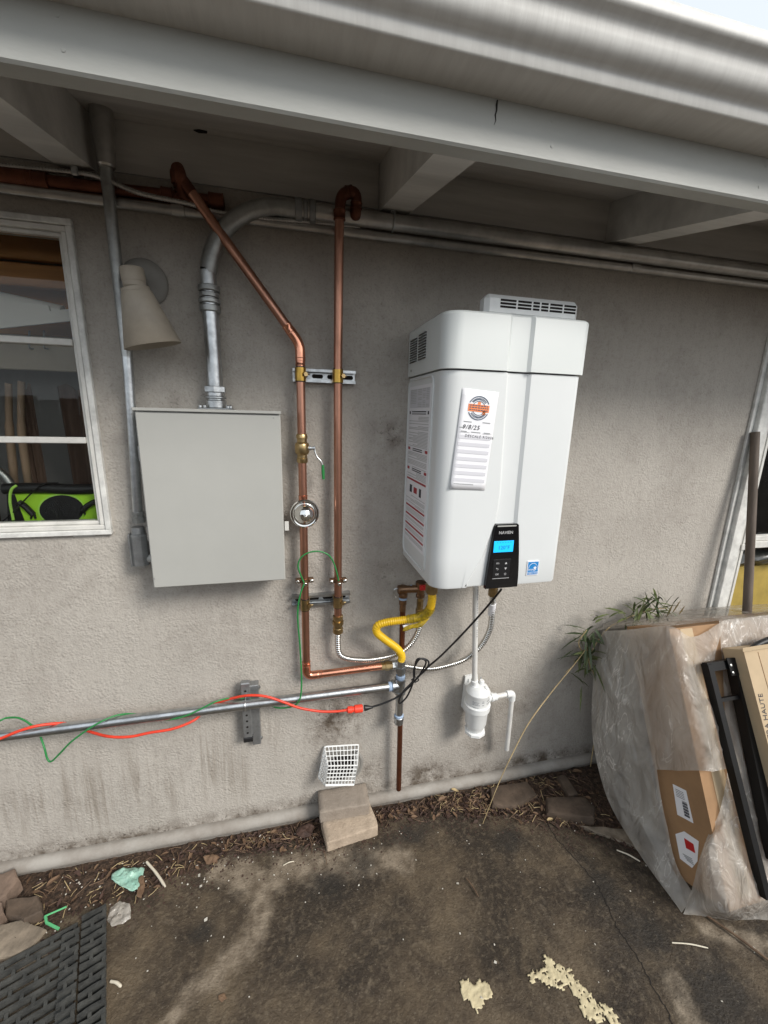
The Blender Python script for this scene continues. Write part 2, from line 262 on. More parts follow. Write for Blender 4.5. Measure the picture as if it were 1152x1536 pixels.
class MB:
    def __init__(s): s.v = []; s.f = []
    def add(s, vs, fs):
        n = len(s.v); s.v += [Vector(v) for v in vs]; s.f += [tuple(i+n for i in f) for f in fs]; return s
    def box(s, x0, x1, y0, y1, z0, z1, m=None, bev=0.):
        xs, ys, zs = sorted((x0, x1)), sorted((y0, y1)), sorted((z0, z1))
        if bev:
            c = Vector((sum(xs)/2, sum(ys)/2, sum(zs)/2)); vs = []; fs = []
            h = ((xs[1]-xs[0])/2, (ys[1]-ys[0])/2, (zs[1]-zs[0])/2); bev = min(bev, min(h)*.9); idx = {}
            for sx in (-1, 1):
                for sy in (-1, 1):
                    for sz in (-1, 1):
                        for ax in range(3):
                            d = [h[0]*sx, h[1]*sy, h[2]*sz]; sg = (sx, sy, sz)
                            for k in range(3):
                                if k != ax: d[k] -= bev*sg[k]
                            idx[(sx, sy, sz, ax)] = len(vs); vs.append(c+Vector(d))
            S = (-1, 1)
            for ax in range(3):
                o = [k for k in range(3) if k != ax]
                for sg in S:
                    q = []
                    for a, b in ((-1, -1), (1, -1), (1, 1), (-1, 1)):
                        t = [0]*3; t[ax] = sg; t[o[0]] = a; t[o[1]] = b; q.append(idx[(*t, ax)])
                    if (sg < 0) != (ax == 1): q = q[::-1]
                    fs.append(tuple(q))
            for ax in range(3):       # edge bevels along axis ax
                o = [k for k in range(3) if k != ax]
                for a in S:
                    for b in S:
                        q = []
                        for (e, w_) in ((-1, o[0]), (1, o[0]), (1, o[1]), (-1, o[1])):
                            t = [0]*3; t[ax] = e; t[o[0]] = a; t[o[1]] = b; q.append(idx[(*t, w_)])
                        fs.append(tuple(q))
            for sx in S:
                for sy in S:
                    for sz in S: fs.append(tuple(idx[(sx, sy, sz, k)] for k in range(3)))
            # fix orientation outward
            g = []
            for f in fs:
                p = [vs[i] for i in f]; n = (p[1]-p[0]).cross(p[2]-p[0]); mid = sum(p, Vector())/len(p)-c
                g.append(f if n.dot(mid) > 0 else f[::-1])
            fs = g
        else:
            vs = [Vector((x, y, z)) for x in xs for y in ys for z in zs]
            fs = [(0, 1, 3, 2), (4, 6, 7, 5), (0, 4, 5, 1), (2, 3, 7, 6), (0, 2, 6, 4), (1, 5, 7, 3)]
        if m: vs = [m @ v for v in vs]
        return s.add(vs, fs)
    def tube(s, pts, r, n=12, caps=True):
        pts = [Vector(p) for p in pts]; rs = r if isinstance(r, (list, tuple)) else [r]*len(pts)
        vs = []; u = None
        for i, p in enumerate(pts):
            d = (pts[min(i+1, len(pts)-1)]-pts[max(i-1, 0)]); d = d.normalized() if d.length > 1e-9 else Vector((0, 0, 1))
            if u is None: u, v = frame(d)
            else: u = (u-d*u.dot(d)); u = u.normalized() if u.length > 1e-6 else frame(d)[0]; v = d.cross(u)
            for k in range(n): a = 2*math.pi*k/n; vs.append(p+(u*math.cos(a)+v*math.sin(a))*rs[i])
        fs = [(i*n+k, i*n+(k+1) % n, (i+1)*n+(k+1) % n, (i+1)*n+k) for i in range(len(pts)-1) for k in range(n)]
        if caps: fs += [tuple(range(n))[::-1], tuple((len(pts)-1)*n+k for k in range(n))]
        return s.add(vs, fs)
    def lathe(s, o, d, prof, n=24):
        """prof: list of (distance along d, radius)"""
        o = Vector(o); d = Vector(d).normalized(); u, v = frame(d); vs = []
        for h, r in prof:
            for k in range(n): a = 2*math.pi*k/n; vs.append(o+d*h+(u*math.cos(a)+v*math.sin(a))*max(r, 1e-5))
        fs = [(i*n+k, i*n+(k+1) % n, (i+1)*n+(k+1) % n, (i+1)*n+k) for i in range(len(prof)-1) for k in range(n)]
        fs += [tuple(range(n))[::-1], tuple((len(prof)-1)*n+k for k in range(n))]
        return s.add(vs, fs)
    def prism(s, poly, off):
        n = len(poly); p = [Vector(q) for q in poly]; off = Vector(off)
        return s.add(p+[q+off for q in p], [tuple(range(n))[::-1], tuple(range(n, 2*n))]+[(i, (i+1) % n, (i+1) % n+n, i+n) for i in range(n)])
    def poly(s, pts): return s.add(pts, [tuple(range(len(pts)))])
    def grid(s, fn, nu, nv):
        vs = [fn(i/nu, j/nv) for i in range(nu+1) for j in range(nv+1)]
        return s.add(vs, [(i*(nv+1)+j, (i+1)*(nv+1)+j, (i+1)*(nv+1)+j+1, i*(nv+1)+j+1) for i in range(nu) for j in range(nv)])
    def ribbed(s, pts, r, pitch, depth, n=14):
        pitch *= 1.2; q = resample(pts, pitch/4); rs = [r-depth*(.5-.5*math.cos(2*math.pi*i/4)) for i in range(len(q))]
        return s.tube(q, rs, n)
    def text(s, txt, m, size=.01, ext=0., font_shear=0., align='CENTER', bold=0.):
        c = bpy.data.curves.new('t', 'FONT'); c.body = txt; c.size = size; c.align_x = align; c.align_y = 'CENTER'; c.resolution_u = 2; c.extrude = ext; c.shear = font_shear; c.offset = bold; c.space_character = 1. if not bold else 1.18
        o = bpy.data.objects.new('t', c); sc.collection.objects.link(o); bpy.context.view_layer.update()
        me = o.evaluated_get(bpy.context.evaluated_depsgraph_get()).to_mesh()
        vs = [m @ v.co for v in me.vertices]; fs = [tuple(p.vertices) for p in me.polygons]
        s.add(vs, fs); bpy.data.objects.remove(o); bpy.data.curves.remove(c); return s
ORG = {}
def tag(o, label=None, cat=None, group=None, kind=None):
    for k, v in (('label', label), ('category', cat), ('group', group), ('kind', kind)):
        if v: o[k] = v
    return o
def thing(name, label, cat, loc, group=None):
    o = bpy.data.objects.new(name, None); o.empty_display_size = .05; sc.collection.objects.link(o); o.location = loc; ORG[o.name] = Vector(loc); return tag(o, label, cat, group)
def part(name, mb, m, parent=None, label=None, kind=None, ang=35, loc=None, mods=None, smooth=True):
    me = bpy.data.meshes.new(name); org = ORG[parent.name] if parent else (Vector(loc) if loc is not None else Vector())
    me.from_pydata([v-org for v in mb.v], [], mb.f); me.materials.append(MT[m] if isinstance(m, str) else m); me.validate()
    if smooth: me.shade_smooth(); me.set_sharp_from_angle(angle=math.radians(ang))
    o = bpy.data.objects.new(name, me); sc.collection.objects.link(o)
    if parent: o.parent = parent
    else: o.location = org
    ORG[o.name] = org
    return tag(o, label, None, None, kind)
def single(name, mb, m, label, cat, loc, group=None, **k): return tag(part(name, mb, m, None, loc=loc, **k), label, cat, group)
def facing(o, x=(1, 0, 0), z=(0, 0, 1)):      # text placed at o, running along x, upright along z
    x = Vector(x).normalized(); z = Vector(z).normalized(); n = x.cross(z); M = Matrix.Identity(4)
    for i in range(3): M[i][0] = x[i]; M[i][1] = z[i]; M[i][2] = n[i]; M[i][3] = o[i]
    return M
def fbm(x, y, z=0., o=4): return noise.fractal(Vector((x, y, z)), 1., 2., o)
# ================================================================ GROUND
def gauss(x, y, cx, cy, sx, sy): return math.exp(-((x-cx)/sx)**2-((y-cy)/sy)**2)
def segd(p, a, b):
    ab = (b[0]-a[0], b[1]-a[1]); t = max(0, min(1, ((p[0]-a[0])*ab[0]+(p[1]-a[1])*ab[1])/(ab[0]**2+ab[1]**2))); return math.hypot(p[0]-a[0]-ab[0]*t, p[1]-a[1]-ab[1]*t), t
edge_px = [(-200, 1440), (40, 1400), (130, 1355), (200, 1345), (300, 1292), (400, 1262), (480, 1262), (560, 1236), (640, 1214), (720, 1216), (790, 1226), (860, 1240), (930, 1262), (1010, 1300)]
edge = [G(*p) for p in edge_px]
def slab_edge_y(x):
    if x <= edge[0].x: return edge[0].y
    for a, b in zip(edge, edge[1:]):
        if a.x <= x <= b.x: return a.y+(b.y-a.y)*(x-a.x)/(b.x-a.x)
    return edge[-1].y
light_px = [[(600, 1290), (430, 1300), (400, 1330), (385, 1400), (330, 1460), (290, 1490), (245, 1540)], [(330, 1300), (400, 1330)], [(0, 1425), (40, 1440)], [(1010, 1470), (1050, 1560)], [(1060, 1395), (1150, 1420)]]
light = [[G(*p) for p in l] for l in light_px]; lw = [.05, .05, .055, .03, .03]
blue_px = [(440, 1245, .06), (490, 1330, .10), (540, 1290, .09), (620, 1250, .10), (900, 1330, .12), (960, 1400, .14), (300, 1400, .05), (760, 1260, .09), (1080, 1500, .16)]
bl = [(G(a, b), r) for a, b, r in blue_px]
def gstain(x, y):
    ey = slab_edge_y(x); n = fbm(x*9, y*9, 1.)*.03
    soil = 1/(1+math.exp(-(y-ey+n)/.012))
    g = 0.
    for l, w_ in zip(light, lw):
        for i, (a, b) in enumerate(zip(l, l[1:])):
            d, t = segd((x, y), a, b); ww = w_*(1-.12*i) if len(l) > 3 else w_
            g = max(g, math.exp(-(d/ww)**2)*.95)
    b_ = max([gauss(x, y, p.x, p.y, r, r*.8) for p, r in bl])*.8
    return soil, g*(1-soil*.3), b_*(1-soil)
def gheight(x, y):
    s, g, b = gstain(x, y); return .004*fbm(x*3, y*3)-.016*s+.007*s*fbm(x*25, y*25, 3.)
gm = MB(); NX, NY = 210, 100; X0, X1, Y0, Y1 = -1.35, 2.0, -1.35, .02
gm.grid(lambda u, v: Vector((X0+(X1-X0)*u, Y0+(Y1-Y0)*v, gheight(X0+(X1-X0)*u, Y0+(Y1-Y0)*v) if 0 < u < 1 and v > 0 else 0.)), NX, NY)
n0 = len(gm.v)
R_ = 60
gm.add([(-R_, -R_, 0), (R_, -R_, 0), (R_, Y0, 0), (X1, Y0, 0), (X0, Y0, 0), (-R_, Y0, 0), (-R_, .02, 0), (X0, .02, 0), (X1, .02, 0), (R_, .02, 0), (R_, R_, 0), (-R_, R_, 0)],
       [(0, 1, 2, 5), (5, 4, 7, 6), (3, 2, 9, 8), (6, 9, 10, 11)])
g = part('patio_ground', gm, 'ground', None, kind='structure', ang=80)
ca = g.data.color_attributes.new('tone_mask', 'FLOAT_COLOR', 'POINT')
for i, v in enumerate(g.data.vertices):
    if i < n0: s_ = gstain(v.co.x, v.co.y); ca.data[i].color = (*s_, 1)
    else: ca.data[i].color = (0, 0, 0, 1)
# ================================================================ HOUSE
house = thing('house', 'grey stuccoed house wall under a beamed eave with white windows', 'house', (0, 0, 0))
LX0, LX1, LZ0, LZ1 = -1.50, -.548, 1.247, 2.133        # left window opening
RX0, RX1, RZ0, RZ1 = 1.998, 3.1, .45, 2.10
wb = MB()
def wallgrid(x0, x1, z0, z1, st=.02):
    nx = max(1, int((x1-x0)/st)); nz = max(1, int((z1-z0)/st))
    wb.grid(lambda u, v: Vector((x0+(x1-x0)*u, 0, z0+(z1-z0)*v)), nx, nz)
ZT = 2.262
wallgrid(-4, LX0, -.05, ZT, .15); wallgrid(LX0, LX1, -.05, LZ0); wallgrid(LX0, LX1, LZ1, ZT); wallgrid(LX1, RX0, -.05, ZT); wallgrid(RX0, RX1, -.05, RZ0, .06); wallgrid(RX0, RX1, RZ1, ZT, .06); wallgrid(RX1, 5, -.05, ZT, .3)
def reveal(x0, x1, z0, z1, d=.12):
    wb.add([(x0, 0, z0), (x1, 0, z0), (x1, 0, z1), (x0, 0, z1), (x0, d, z0), (x1, d, z0), (x1, d, z1), (x0, d, z1)], [(0, 1, 5, 4), (1, 2, 6, 5), (2, 3, 7, 6), (3, 0, 4, 7)])
reveal(LX0, LX1, LZ0, LZ1); reveal(RX0, RX1, RZ0, RZ1)
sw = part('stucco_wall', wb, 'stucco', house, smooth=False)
ca = sw.data.color_attributes.new('tone_mask', 'FLOAT_COLOR', 'POINT')
def blob(px, py, sx, sz, a): p = P(px, py); return (p.x, p.z, sx, sz, a)
RED = [blob(592, 655, .035, .05, .75), blob(575, 640, .05, .04, .35), blob(490, 1085, .06, .10, .8), blob(520, 1075, .07, .12, .7), blob(575, 860, .05, .07, .45), blob(640, 1155, .10, .05, 1.), blob(720, 1120, .08, .07, .55), blob(700, 985, .06, .03, .35),  # blobs left of and below the heater paint its shadow; others are dirt
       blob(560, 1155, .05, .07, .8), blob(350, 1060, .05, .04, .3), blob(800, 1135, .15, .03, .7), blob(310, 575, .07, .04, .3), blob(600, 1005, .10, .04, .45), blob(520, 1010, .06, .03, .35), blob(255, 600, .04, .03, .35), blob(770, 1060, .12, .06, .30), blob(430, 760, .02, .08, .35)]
GRN = [blob(100, 1190, .10, .10, .9), blob(150, 1200, .07, .13, .9), blob(40, 1220, .09, .09, .7), blob(210, 1160, .04, .12, .9), blob(310, 1150, .05, .14, 1.), blob(345, 1150, .03, .13, .8), blob(250, 1190, .05, .09, .8), blob(365, 1170, .02, .12, .9), blob(410, 1100, .05, .12, .35)]
BLU = [blob(560, 1105, .05, .16, .6), blob(440, 700, .05, .3, .3)]
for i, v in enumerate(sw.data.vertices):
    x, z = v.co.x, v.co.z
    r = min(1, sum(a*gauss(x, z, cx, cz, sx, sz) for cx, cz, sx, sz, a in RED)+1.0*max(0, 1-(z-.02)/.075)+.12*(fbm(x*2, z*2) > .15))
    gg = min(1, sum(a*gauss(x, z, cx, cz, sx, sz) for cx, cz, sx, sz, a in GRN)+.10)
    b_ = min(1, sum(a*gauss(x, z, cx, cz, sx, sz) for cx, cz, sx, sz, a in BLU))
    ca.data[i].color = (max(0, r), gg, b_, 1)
# foundation ledge: rounded concrete lip along the wall foot
prof = [(0, .031), (-.010, .034), (-.022, .033), (-.033, .025), (-.038, .012), (-.036, -.001), (-.028, -.010), (-.027, -.05)]
led = MB(); nxl = 260
led.grid(lambda u, v: Vector((-2.5+5*u, prof[int(round(v*7))][0]+.0012*fbm(u*40, v*2), prof[int(round(v*7))][1]+.0012*fbm(u*30, 5+v) if v > 0 else .031)), nxl, 7)
part('foundation_ledge', led, 'ledge', house, ang=70)
# eave: rafters, blocking, roof boards, fascia, gutter
SL = .21
def rz(y, z0): return z0+SL*y
ZB, ZD = 2.258, 2.385
for cx in (-1.39, -.518, .348, 1.176, 2.02, 2.86):
    m = MB(); h = .0455 if cx < 1 or cx > 1.5 else .047
    ys = (-.5545, .25)
    m.add([(cx+sx*h, y, rz(y, z)+(0)) for sx in (-1, 1) for y in ys for z in (ZB, ZD)], [(0, 1, 3, 2), (4, 6, 7, 5), (0, 4, 5, 1), (2, 3, 7, 6), (0, 2, 6, 4), (1, 5, 7, 3)])
    part('rafter', m, 'eave', house)
rc = [-1.39, -.518, .348, 1.176, 2.02, 2.86]
for a, b in zip(rc, rc[1:]):
    part('blocking_board', MB().box(a+.048, b-.048, -.006, .03, ZT+.001, ZD+.0004), 'deck', house)
for k in range(6):
    y1 = .06-k*.112; y0 = y1-.110
    if k == 5: y0 = -.5545
    m = MB(); m.add([(x, y, rz(y, z)) for x in (-4, 5) for y in (y0, y1) for z in (ZD+.001, ZD+.02)], [(0, 1, 3, 2), (4, 6, 7, 5), (0, 4, 5, 1), (2, 3, 7, 6), (0, 2, 6, 4), (1, 5, 7, 3)])
    part('roof_board', m, 'deck', house)
m = MB(); m.add([(x, y, z) for x in (-4, 5) for y, z in ((-.61, 2.31), (3.5, 3.17), (3.5, 3.20), (-.61, 2.335))], [(0, 1, 2, 3), (7, 6, 5, 4), (0, 4, 5, 1), (1, 5, 6, 2), (2, 6, 7, 3), (3, 7, 4, 0)]); part('roof_covering', m, 'roofing', house)
m = MB().box(-4, 5, -.595, -.555, 2.128, 2.322, bev=.004); part('fascia_board', m, 'white_paint', house)
# split crack in the fascia at (745,160)
p = P(746, 150, -.5955); q = P(742, 188, -.5955)
m = MB(); c_ = [p.lerp(q, t)+Vector((.0015*math.sin(t*17), 0, 0)) for t in (0, .2, .4, .6, .8, 1.)]
for a, b, wa, wb_ in zip(c_, c_[1:], (.0013, .0018, .0012, .0012, .0006), (.0018, .0012, .0012, .0006, .0002)):
    m.prism([a+Vector((-wa, 0, 0)), b+Vector((-wb_, 0, 0)), b+Vector((wb_, 0, 0)), a+Vector((wa, 0, 0))], (0, -.0006, 0))
part('wood_split', m, 'crack', house)
# K-style gutter profile (y, z), outside skin then back
gp = [(-.5938, 2.2115), (-.668, 2.2115), (-.6715, 2.2145), (-.672, 2.2300), (-.6735, 2.2345), (-.680, 2.2375), (-.688, 2.2410), (-.6945, 2.2465), (-.6985, 2.2540), (-.7005, 2.2630), (-.7015, 2.2720), (-.7035, 2.2790), (-.7085, 2.2835), (-.7150, 2.2865), (-.7190, 2.2895), (-.7200, 2.2935), (-.7200, 2.3080), (-.7180, 2.3105), (-.7120, 2.3110), (-.7110, 2.3085)]
gp2 = gp+[(y+.0012, z+.0012) for y, z in reversed(gp[1:-1])]+[(-.5938, 2.2130)]
m = MB().box(-4, 5, -.597, -.5955, 2.2150, 2.32); xs = [-4, 5]; n = len(gp2)
m.add([(x, y, z) for x in xs for y, z in gp2], [(i, (i+1) % n, (i+1) % n+n, i+n) for i in range(n)])
part('gutter', m, 'gutter', house, ang=50)
random.seed(4)
for x in (-.30, .52, 1.05):
    for z in (2.155, 2.196): part('nail_head', MB().lathe(Vector((x+random.uniform(-.01, .01), -.5950, z)), (0, -1, 0), [(0, .0032), (.0008, .003), (.001, .001)], 8), 'white_paint', house)
a = PN(303, 196, (0, -.3, ZD+SL*-.3), (0, -SL, 1)); part('paint_flake', MB().prism([a+Vector(q) for q in ((-.022, 0, -.001), (-.006, -.006, -.001), (.014, -.004, -.001), (.012, .004, -.001), (-.010, .008, -.001))], (0, 0, -.002)), 'crack', house)
# ---- left window
def rect_frame(m, x0, x1, z0, z1, w_, y0, y1, bev=.002):
    m.box(x0, x1, y0, y1, z1-w_, z1, bev=bev); m.box(x0, x1, y0, y1, z0, z0+w_, bev=bev); m.box(x0, x0+w_, y0, y1, z0+w_, z1-w_, bev=bev); m.box(x1-w_, x1, y0, y1, z0+w_, z1-w_, bev=bev)
m = MB(); rect_frame(m, LX0, LX1, LZ0, LZ1, .016, -.016, .05); win = part('window', m, 'frame_side', house)
m = MB(); rect_frame(m, LX0+.017, LX1-.017, LZ0+.017, LZ1-.017, .014, -.010, .04); rect_frame(m, LX0+.0315, LX1-.0315, LZ0+.0315, LZ1-.0315, .010, .002, .035); part('sash', m, 'vinyl', win)
for px, py in ((60, 511), (60, 660)):
    z = P(px, py, .0).z; part('muntin', MB().box(LX0+.042, LX1-.042, -.003, .016, z-.009, z+.009, bev=.002), 'vinyl', win)
part('pane', MB().box(LX0+.042, LX1-.042, .0165, .0195, LZ0+.042, LZ1-.042), 'glass', win)
m = MB().box(-.66, -.60, -.004, .0, LZ0-.006, LZ0-.001); part('sill_shim', m, 'vinyl', win)
# ---- right window
m = MB(); m.box(RX0, RX0+.055, -.030, .05, RZ0, RZ1, bev=.003); m.box(RX0+.056, RX1, -.030, .05, RZ1-.05, RZ1, bev=.003); m.box(RX0+.056, RX1, -.030, .05, RZ0, RZ0+.05, bev=.003)
m.box(RX0-.022, RX0-.001, -.012, .0, RZ0, RZ1+.02, bev=.002); win2 = part('window', m, 'frame_side', house)
m = MB(); m.box(RX0+.056, RX0+.098, -.018, .04, RZ0+.051, RZ1-.051, bev=.003); m.box(RX0+.099, RX0+.118, -.006, .035, RZ0+.051, RZ1-.051, bev=.002)
m.box(RX0+.060, RX0+.066, -.022, -.0181, RZ0+.06, RZ1-.06); m.box(RX0+.080, RX0+.085, -.022, -.0181, RZ0+.06, RZ1-.06); part('sash', m, 'vinyl', win2)
zr = P(1130, 812, 0).z
m = MB(); m.box(RX0+.119, RX1, -.020, .035, zr-.028, zr+.004, bev=.002); m.box(RX0+.119, RX1, -.008, .03, zr+.005, zr+.028, bev=.002); m.box(RX0+.07, RX0+.12, -.028, -.0205, zr-.03, zr-.004, bev=.001); part('meeting_rail', m, 'vinyl', win2)
part('pane', MB().box(RX0+.119, RX1, .016, .019, zr+.0285, RZ1-.051), 'glass', win2)
# ---- room behind the windows (shell)
rm = MB()
x0, x1, y1, z0, z1 = -3.0, 4.0, 2.2, .0, 2.24
rm.add([(x0, .125, z0), (x1, .125, z0), (x1, y1, z0), (x0, y1, z0), (x0, .125, z1), (x1, .125, z1), (x1, y1, z1), (x0, y1, z1)], [(0, 1, 2, 3), (4, 7, 6, 5), (0, 3, 7, 4), (1, 5, 6, 2), (3, 2, 6, 7)])
part('room_shell', rm, 'roomwall', house, smooth=False)
# backside of wall (plaster), with the openings
bk = MB()
for a, b, c, d in ((-3, LX0, 0, 2.24), (LX0, LX1, 0, LZ0), (LX0, LX1, LZ1, 2.24), (LX1, RX0, 0, 2.24), (RX0, RX1, 0, RZ0), (RX0, RX1, RZ1, 2.24), (RX1, 4, 0, 2.24)):
    bk.add([(a, .122, c), (b, .122, c), (b, .122, d), (a, .122, d)], [(0, 1, 2, 3)])
part('plaster_lining', bk, 'roomwall', house, smooth=False)
# ================================================================ things behind the left window, some made up in place of reflections
c = P(50, 380, .20)
for k, (pz, py_) in enumerate(((352, 392), (396, 432))):
    a = P(50, pz, .18); b = P(50, py_, .18)
    t = single('shelf_board', MB().box(-1.5, -.50, .16, .19, b.z, a.z-.004, bev=.004), 'woodin', ['dark brown board highest behind the left window glass', 'brown board just under the highest one behind the left window glass'][k], 'board', (-1., .17, b.z))
def quadbox(pts, Y, d): return MB().prism([P(px, py, Y) for px, py in pts], (0, d, 0))
single('back_board', MB().box(-1.6, -.46, .30, .32, P(0, 500, .3).z, P(0, 425, .3).z, bev=.003), 'woodin', 'brown board standing behind the white roll and sheets in the upper pane', 'board', (-1, .3, 1.8))
single('paper_roll', MB().tube([P(-60, 436, .13), P(95, 470, .13)], .022, 14), 'sheetw', 'long white roll slanting across behind the upper window pane', 'paper roll', P(20, 450, .13))
single('folded_sheet', quadbox([(-60, 445), (72, 458), (78, 478), (-60, 475)], .10, .01), 'sheetw', 'flat white sheet with square end behind the upper window pane', 'sheet', P(20, 465, .1))
single('folded_sheet', quadbox([(-60, 482), (115, 462), (118, 480), (-60, 499)], .09, .008), 'sheetw', 'flat white sheet slanting up to the right just above the window bar', 'sheet', P(20, 488, .1))
cab = thing('cabinet', 'beige wall cabinet with two hook handles behind the middle pane', 'cabinet', P(60, 560, .24))
part('cabinet_door', MB().box(-1.6, -.42, .22, .24, P(0, 553, .22).z, P(0, 500, .22).z, bev=.003), 'cabin', cab)
for px in (44, 66): part('handle', MB().tube(fillet([P(px, 497, .215), P(px, 497, .195), P(px, 523, .195), P(px+6, 523, .205)], .008), .003, 8), 'galvdull', cab)
single('wall_panel', MB().box(-1.8, -.58, .50, .52, P(0, 800, .5).z, P(0, 548, .5).z), 'panelg', 'smooth grey panel standing behind the middle window pane', 'panel', (-1., .5, 1.2))
def cloth(pxs, top, bot, Y, m, label, amp=.015):
    a = P(pxs[0], top, Y); b = P(pxs[1], bot, Y); k = MB()
    k.grid(lambda u, v: Vector((a.x+(b.x-a.x)*u, Y+amp*math.sin(u*9+v)+.002*math.sin(u*23), a.z+(b.z-a.z)*v+(0 if v > 0 else .012*math.sin(u*12)))), 40, 8)
    o = single('hanging_cloth', k, m, label, 'cloth', (a.x, Y, b.z), ang=80, mods=1); md = o.modifiers.new('thick', 'SOLIDIFY'); md.thickness = .004; return o
cloth((86, 190), 580, 800, .34, 'drape', 'wide dark brown cloth hanging at the right behind the middle pane', .02)
for pp, lb_ in (([(13, 575), (14, 640), (21, 715), (30, 800)], 'bowed tan tube standing leftmost behind the middle and low panes'), ([(32, 572), (32, 640), (41, 715), (54, 800)], 'bowed tan tube standing right of the other one behind the panes')):
    single('bowed_tube', MB().tube(crom([P(*q, .22) for q in pp]), [.010]*8+[.012]*8+[.011]*9, 16), 'drapel', lb_, 'tube', P(*pp[-1], .22), 'bowed tan tubes behind the left window')
cloth((-60, 6), 590, 800, .27, 'drape', 'dark brown cloth hanging at the left picture edge behind the glass', .012)
cloth((44, 64), 580, 800, .29, 'drape', 'dark narrow cloth hanging right of the tan ones behind the glass', .008)
single('curved_tube', MB().tube(crom([P(-40, 690, .16), P(0, 708, .16), P(20, 735, .16), P(28, 770, .16), P(30, 810, .16)]), .013, 12), 'galvdull', 'curved grey tube at the left behind the lowest window pane', 'tube', P(10, 730, .16))
bag = thing('speaker_bag', 'lime green bag with round black mesh front behind the lowest window pane', 'bag', P(90, 790, .10))
Yb = .085
part('front_panel', MB().prism([P(22, 741, Yb), P(146, 740, Yb), P(156, 787, Yb), P(40, 789, Yb)], (0, .09, 0)), 'lime', bag)
ell = lambda rx, rz_, Y, cx=92, cy=765, n=36: [P(cx+rx*math.cos(2*math.pi*k/n), cy+rz_*math.sin(2*math.pi*k/n), Y) for k in range(n)]
part('piping', MB().prism(ell(35.5, 24.5, Yb-.004)[::-1], (0, .003, 0)), 'limeedge', bag)
part('speaker_mesh', MB().prism(ell(33, 22, Yb-.008)[::-1], (0, .004, 0)), 'mesh', bag)
part('top_roll', MB().tube(crom([P(6, 733, Yb), P(60, 732, Yb), P(110, 734, Yb), P(150, 733, Yb)]), [.017]*24+[.017], 14), 'blackrub', bag)
for pts in ([(28, 753), (38, 760), (50, 772)], [(143, 752), (132, 758), (124, 766)]):
    k = MB().tube(crom([P(*p, Yb-.008) for p in pts]), .009, 10)
    for d in (-1.5, 1.5): k.tube([P(pts[-1][0]+d, pts[-1][1]-1, Yb-.008), P(pts[-1][0]+d*2.4, pts[-1][1]+6, Yb-.008)], .003, 6)
    part('buckle', k, 'blackrub', bag)
part('strap', MB().tube(crom([P(25, 728, Yb-.015), P(17, 735, Yb-.02), P(15, 752, Yb-.02), P(20, 780, Yb-.02)]), .004, 8), 'limeedge', bag)
part('cord', MB().tube(crom([P(0, 785, Yb-.015), P(18, 770, Yb-.02), P(45, 742, Yb-.02), P(65, 726, Yb-.02), P(88, 724, Yb-.01)]), .0022, 6), 'blackrub', bag)
part('side_panel', MB().prism([P(10, 742, Yb+.002), P(24, 742, Yb+.002), P(40, 789, Yb+.002), P(12, 789, Yb+.002)], (0, .08, 0)), 'blackrub', bag)
part('ring', MB().tube(crom([P(140, 741, Yb-.006), P(146, 737, Yb-.006), P(150, 741, Yb-.006), P(145, 746, Yb-.006), P(140, 741, Yb-.006)]), .0022, 6), 'limeedge', bag)
# behind the right window
single('yellow_board', MB().box(2.05, 2.9, .10, .13, .5, P(1140, 848, .1).z, bev=.003), 'yellowbd', 'mustard yellow board standing inside the right window', 'board', (2.4, .11, .5))
db = MB(); o_ = P(1140, 838, .08)
db.grid(lambda u, v: Vector((2.08+u*.7, .09-.05*math.sin(v*math.pi)+.012*fbm(u*9, v*4), o_.z-.03+.09*v+.02*fbm(u*6, v*3, 2))), 30, 10)
o = single('plastic_bag', db, 'darkbag', 'crumpled dark plastic bag on top of the yellow board in the right window', 'bag', (2.3, .09, o_.z), ang=60); o.modifiers.new('thick', 'SOLIDIFY').thickness = .003
single('dark_curtain', MB().grid(lambda u, v: Vector((2.0+1.2*u, .30+.02*math.sin(u*40), .6+1.6*v)), 80, 2), 'drape', 'dark curtain hanging behind the right window', 'curtain', (2.5, .3, .6), ang=80)
# ================================================================ WATER HEATER
HX0, HX1, HZ0, HZ1, HF = .424, .850, 1.120, 1.768, -.335
wh = thing('water_heater', 'white tankless water heater with black display panel mounted on the stucco wall', 'water heater', ((HX0+HX1)/2, 0, HZ0))
def hsec(z, e, chl, chr_, dep, rl=.052, rr=.018):
    """outline of the body at height z, from the wall on the left round the front to the wall on the right"""
    x0, x1, f = HX0-e, HX1+e, HF-e; o = [(x0, -.001), (x0, -.12)]
    for k in range(9): a = math.pi/2*k/8; o.append((x0+rl-rl*math.cos(a), f+rl*.9-rl*.9*math.sin(a)))
    o += [(x0+.11, f-.0012), (chl-.012, f-.002), (chl-.0035, f-.0018), (chl+.0045, f+dep-.001), (chl+.012, f+dep), (chr_-.012, f+dep), (chr_-.004, f+dep-.001), (chr_+.006, f-.0018), (chr_+.016, f-.002), (x1-.06, f-.0012)]
    for k in range(9): a = math.pi/2*k/8; o.append((x1-rr+rr*math.sin(a), f+rr-rr*math.cos(a)))
    o += [(x1, -.12), (x1, -.001)]
    return [Vector((x, y, z)) for x, y in o]
def loft(secs, cap0=True, cap1=True):
    n = len(secs[0]); m = MB(); m.add([p for s in secs for p in s], [(i*n+k, i*n+k+1, (i+1)*n+k+1, (i+1)*n+k) for i in range(len(secs)-1) for k in range(n-1)])
    m.f += [tuple((i*n+n-1, i*n, (i+1)*n, (i+1)*n+n-1)) for i in range(len(secs)-1)]
    if cap0: m.f.append(tuple(range(n))[::-1])
    if cap1: m.f.append(tuple((len(secs)-1)*n+k for k in range(n)))
    return m
secs = []
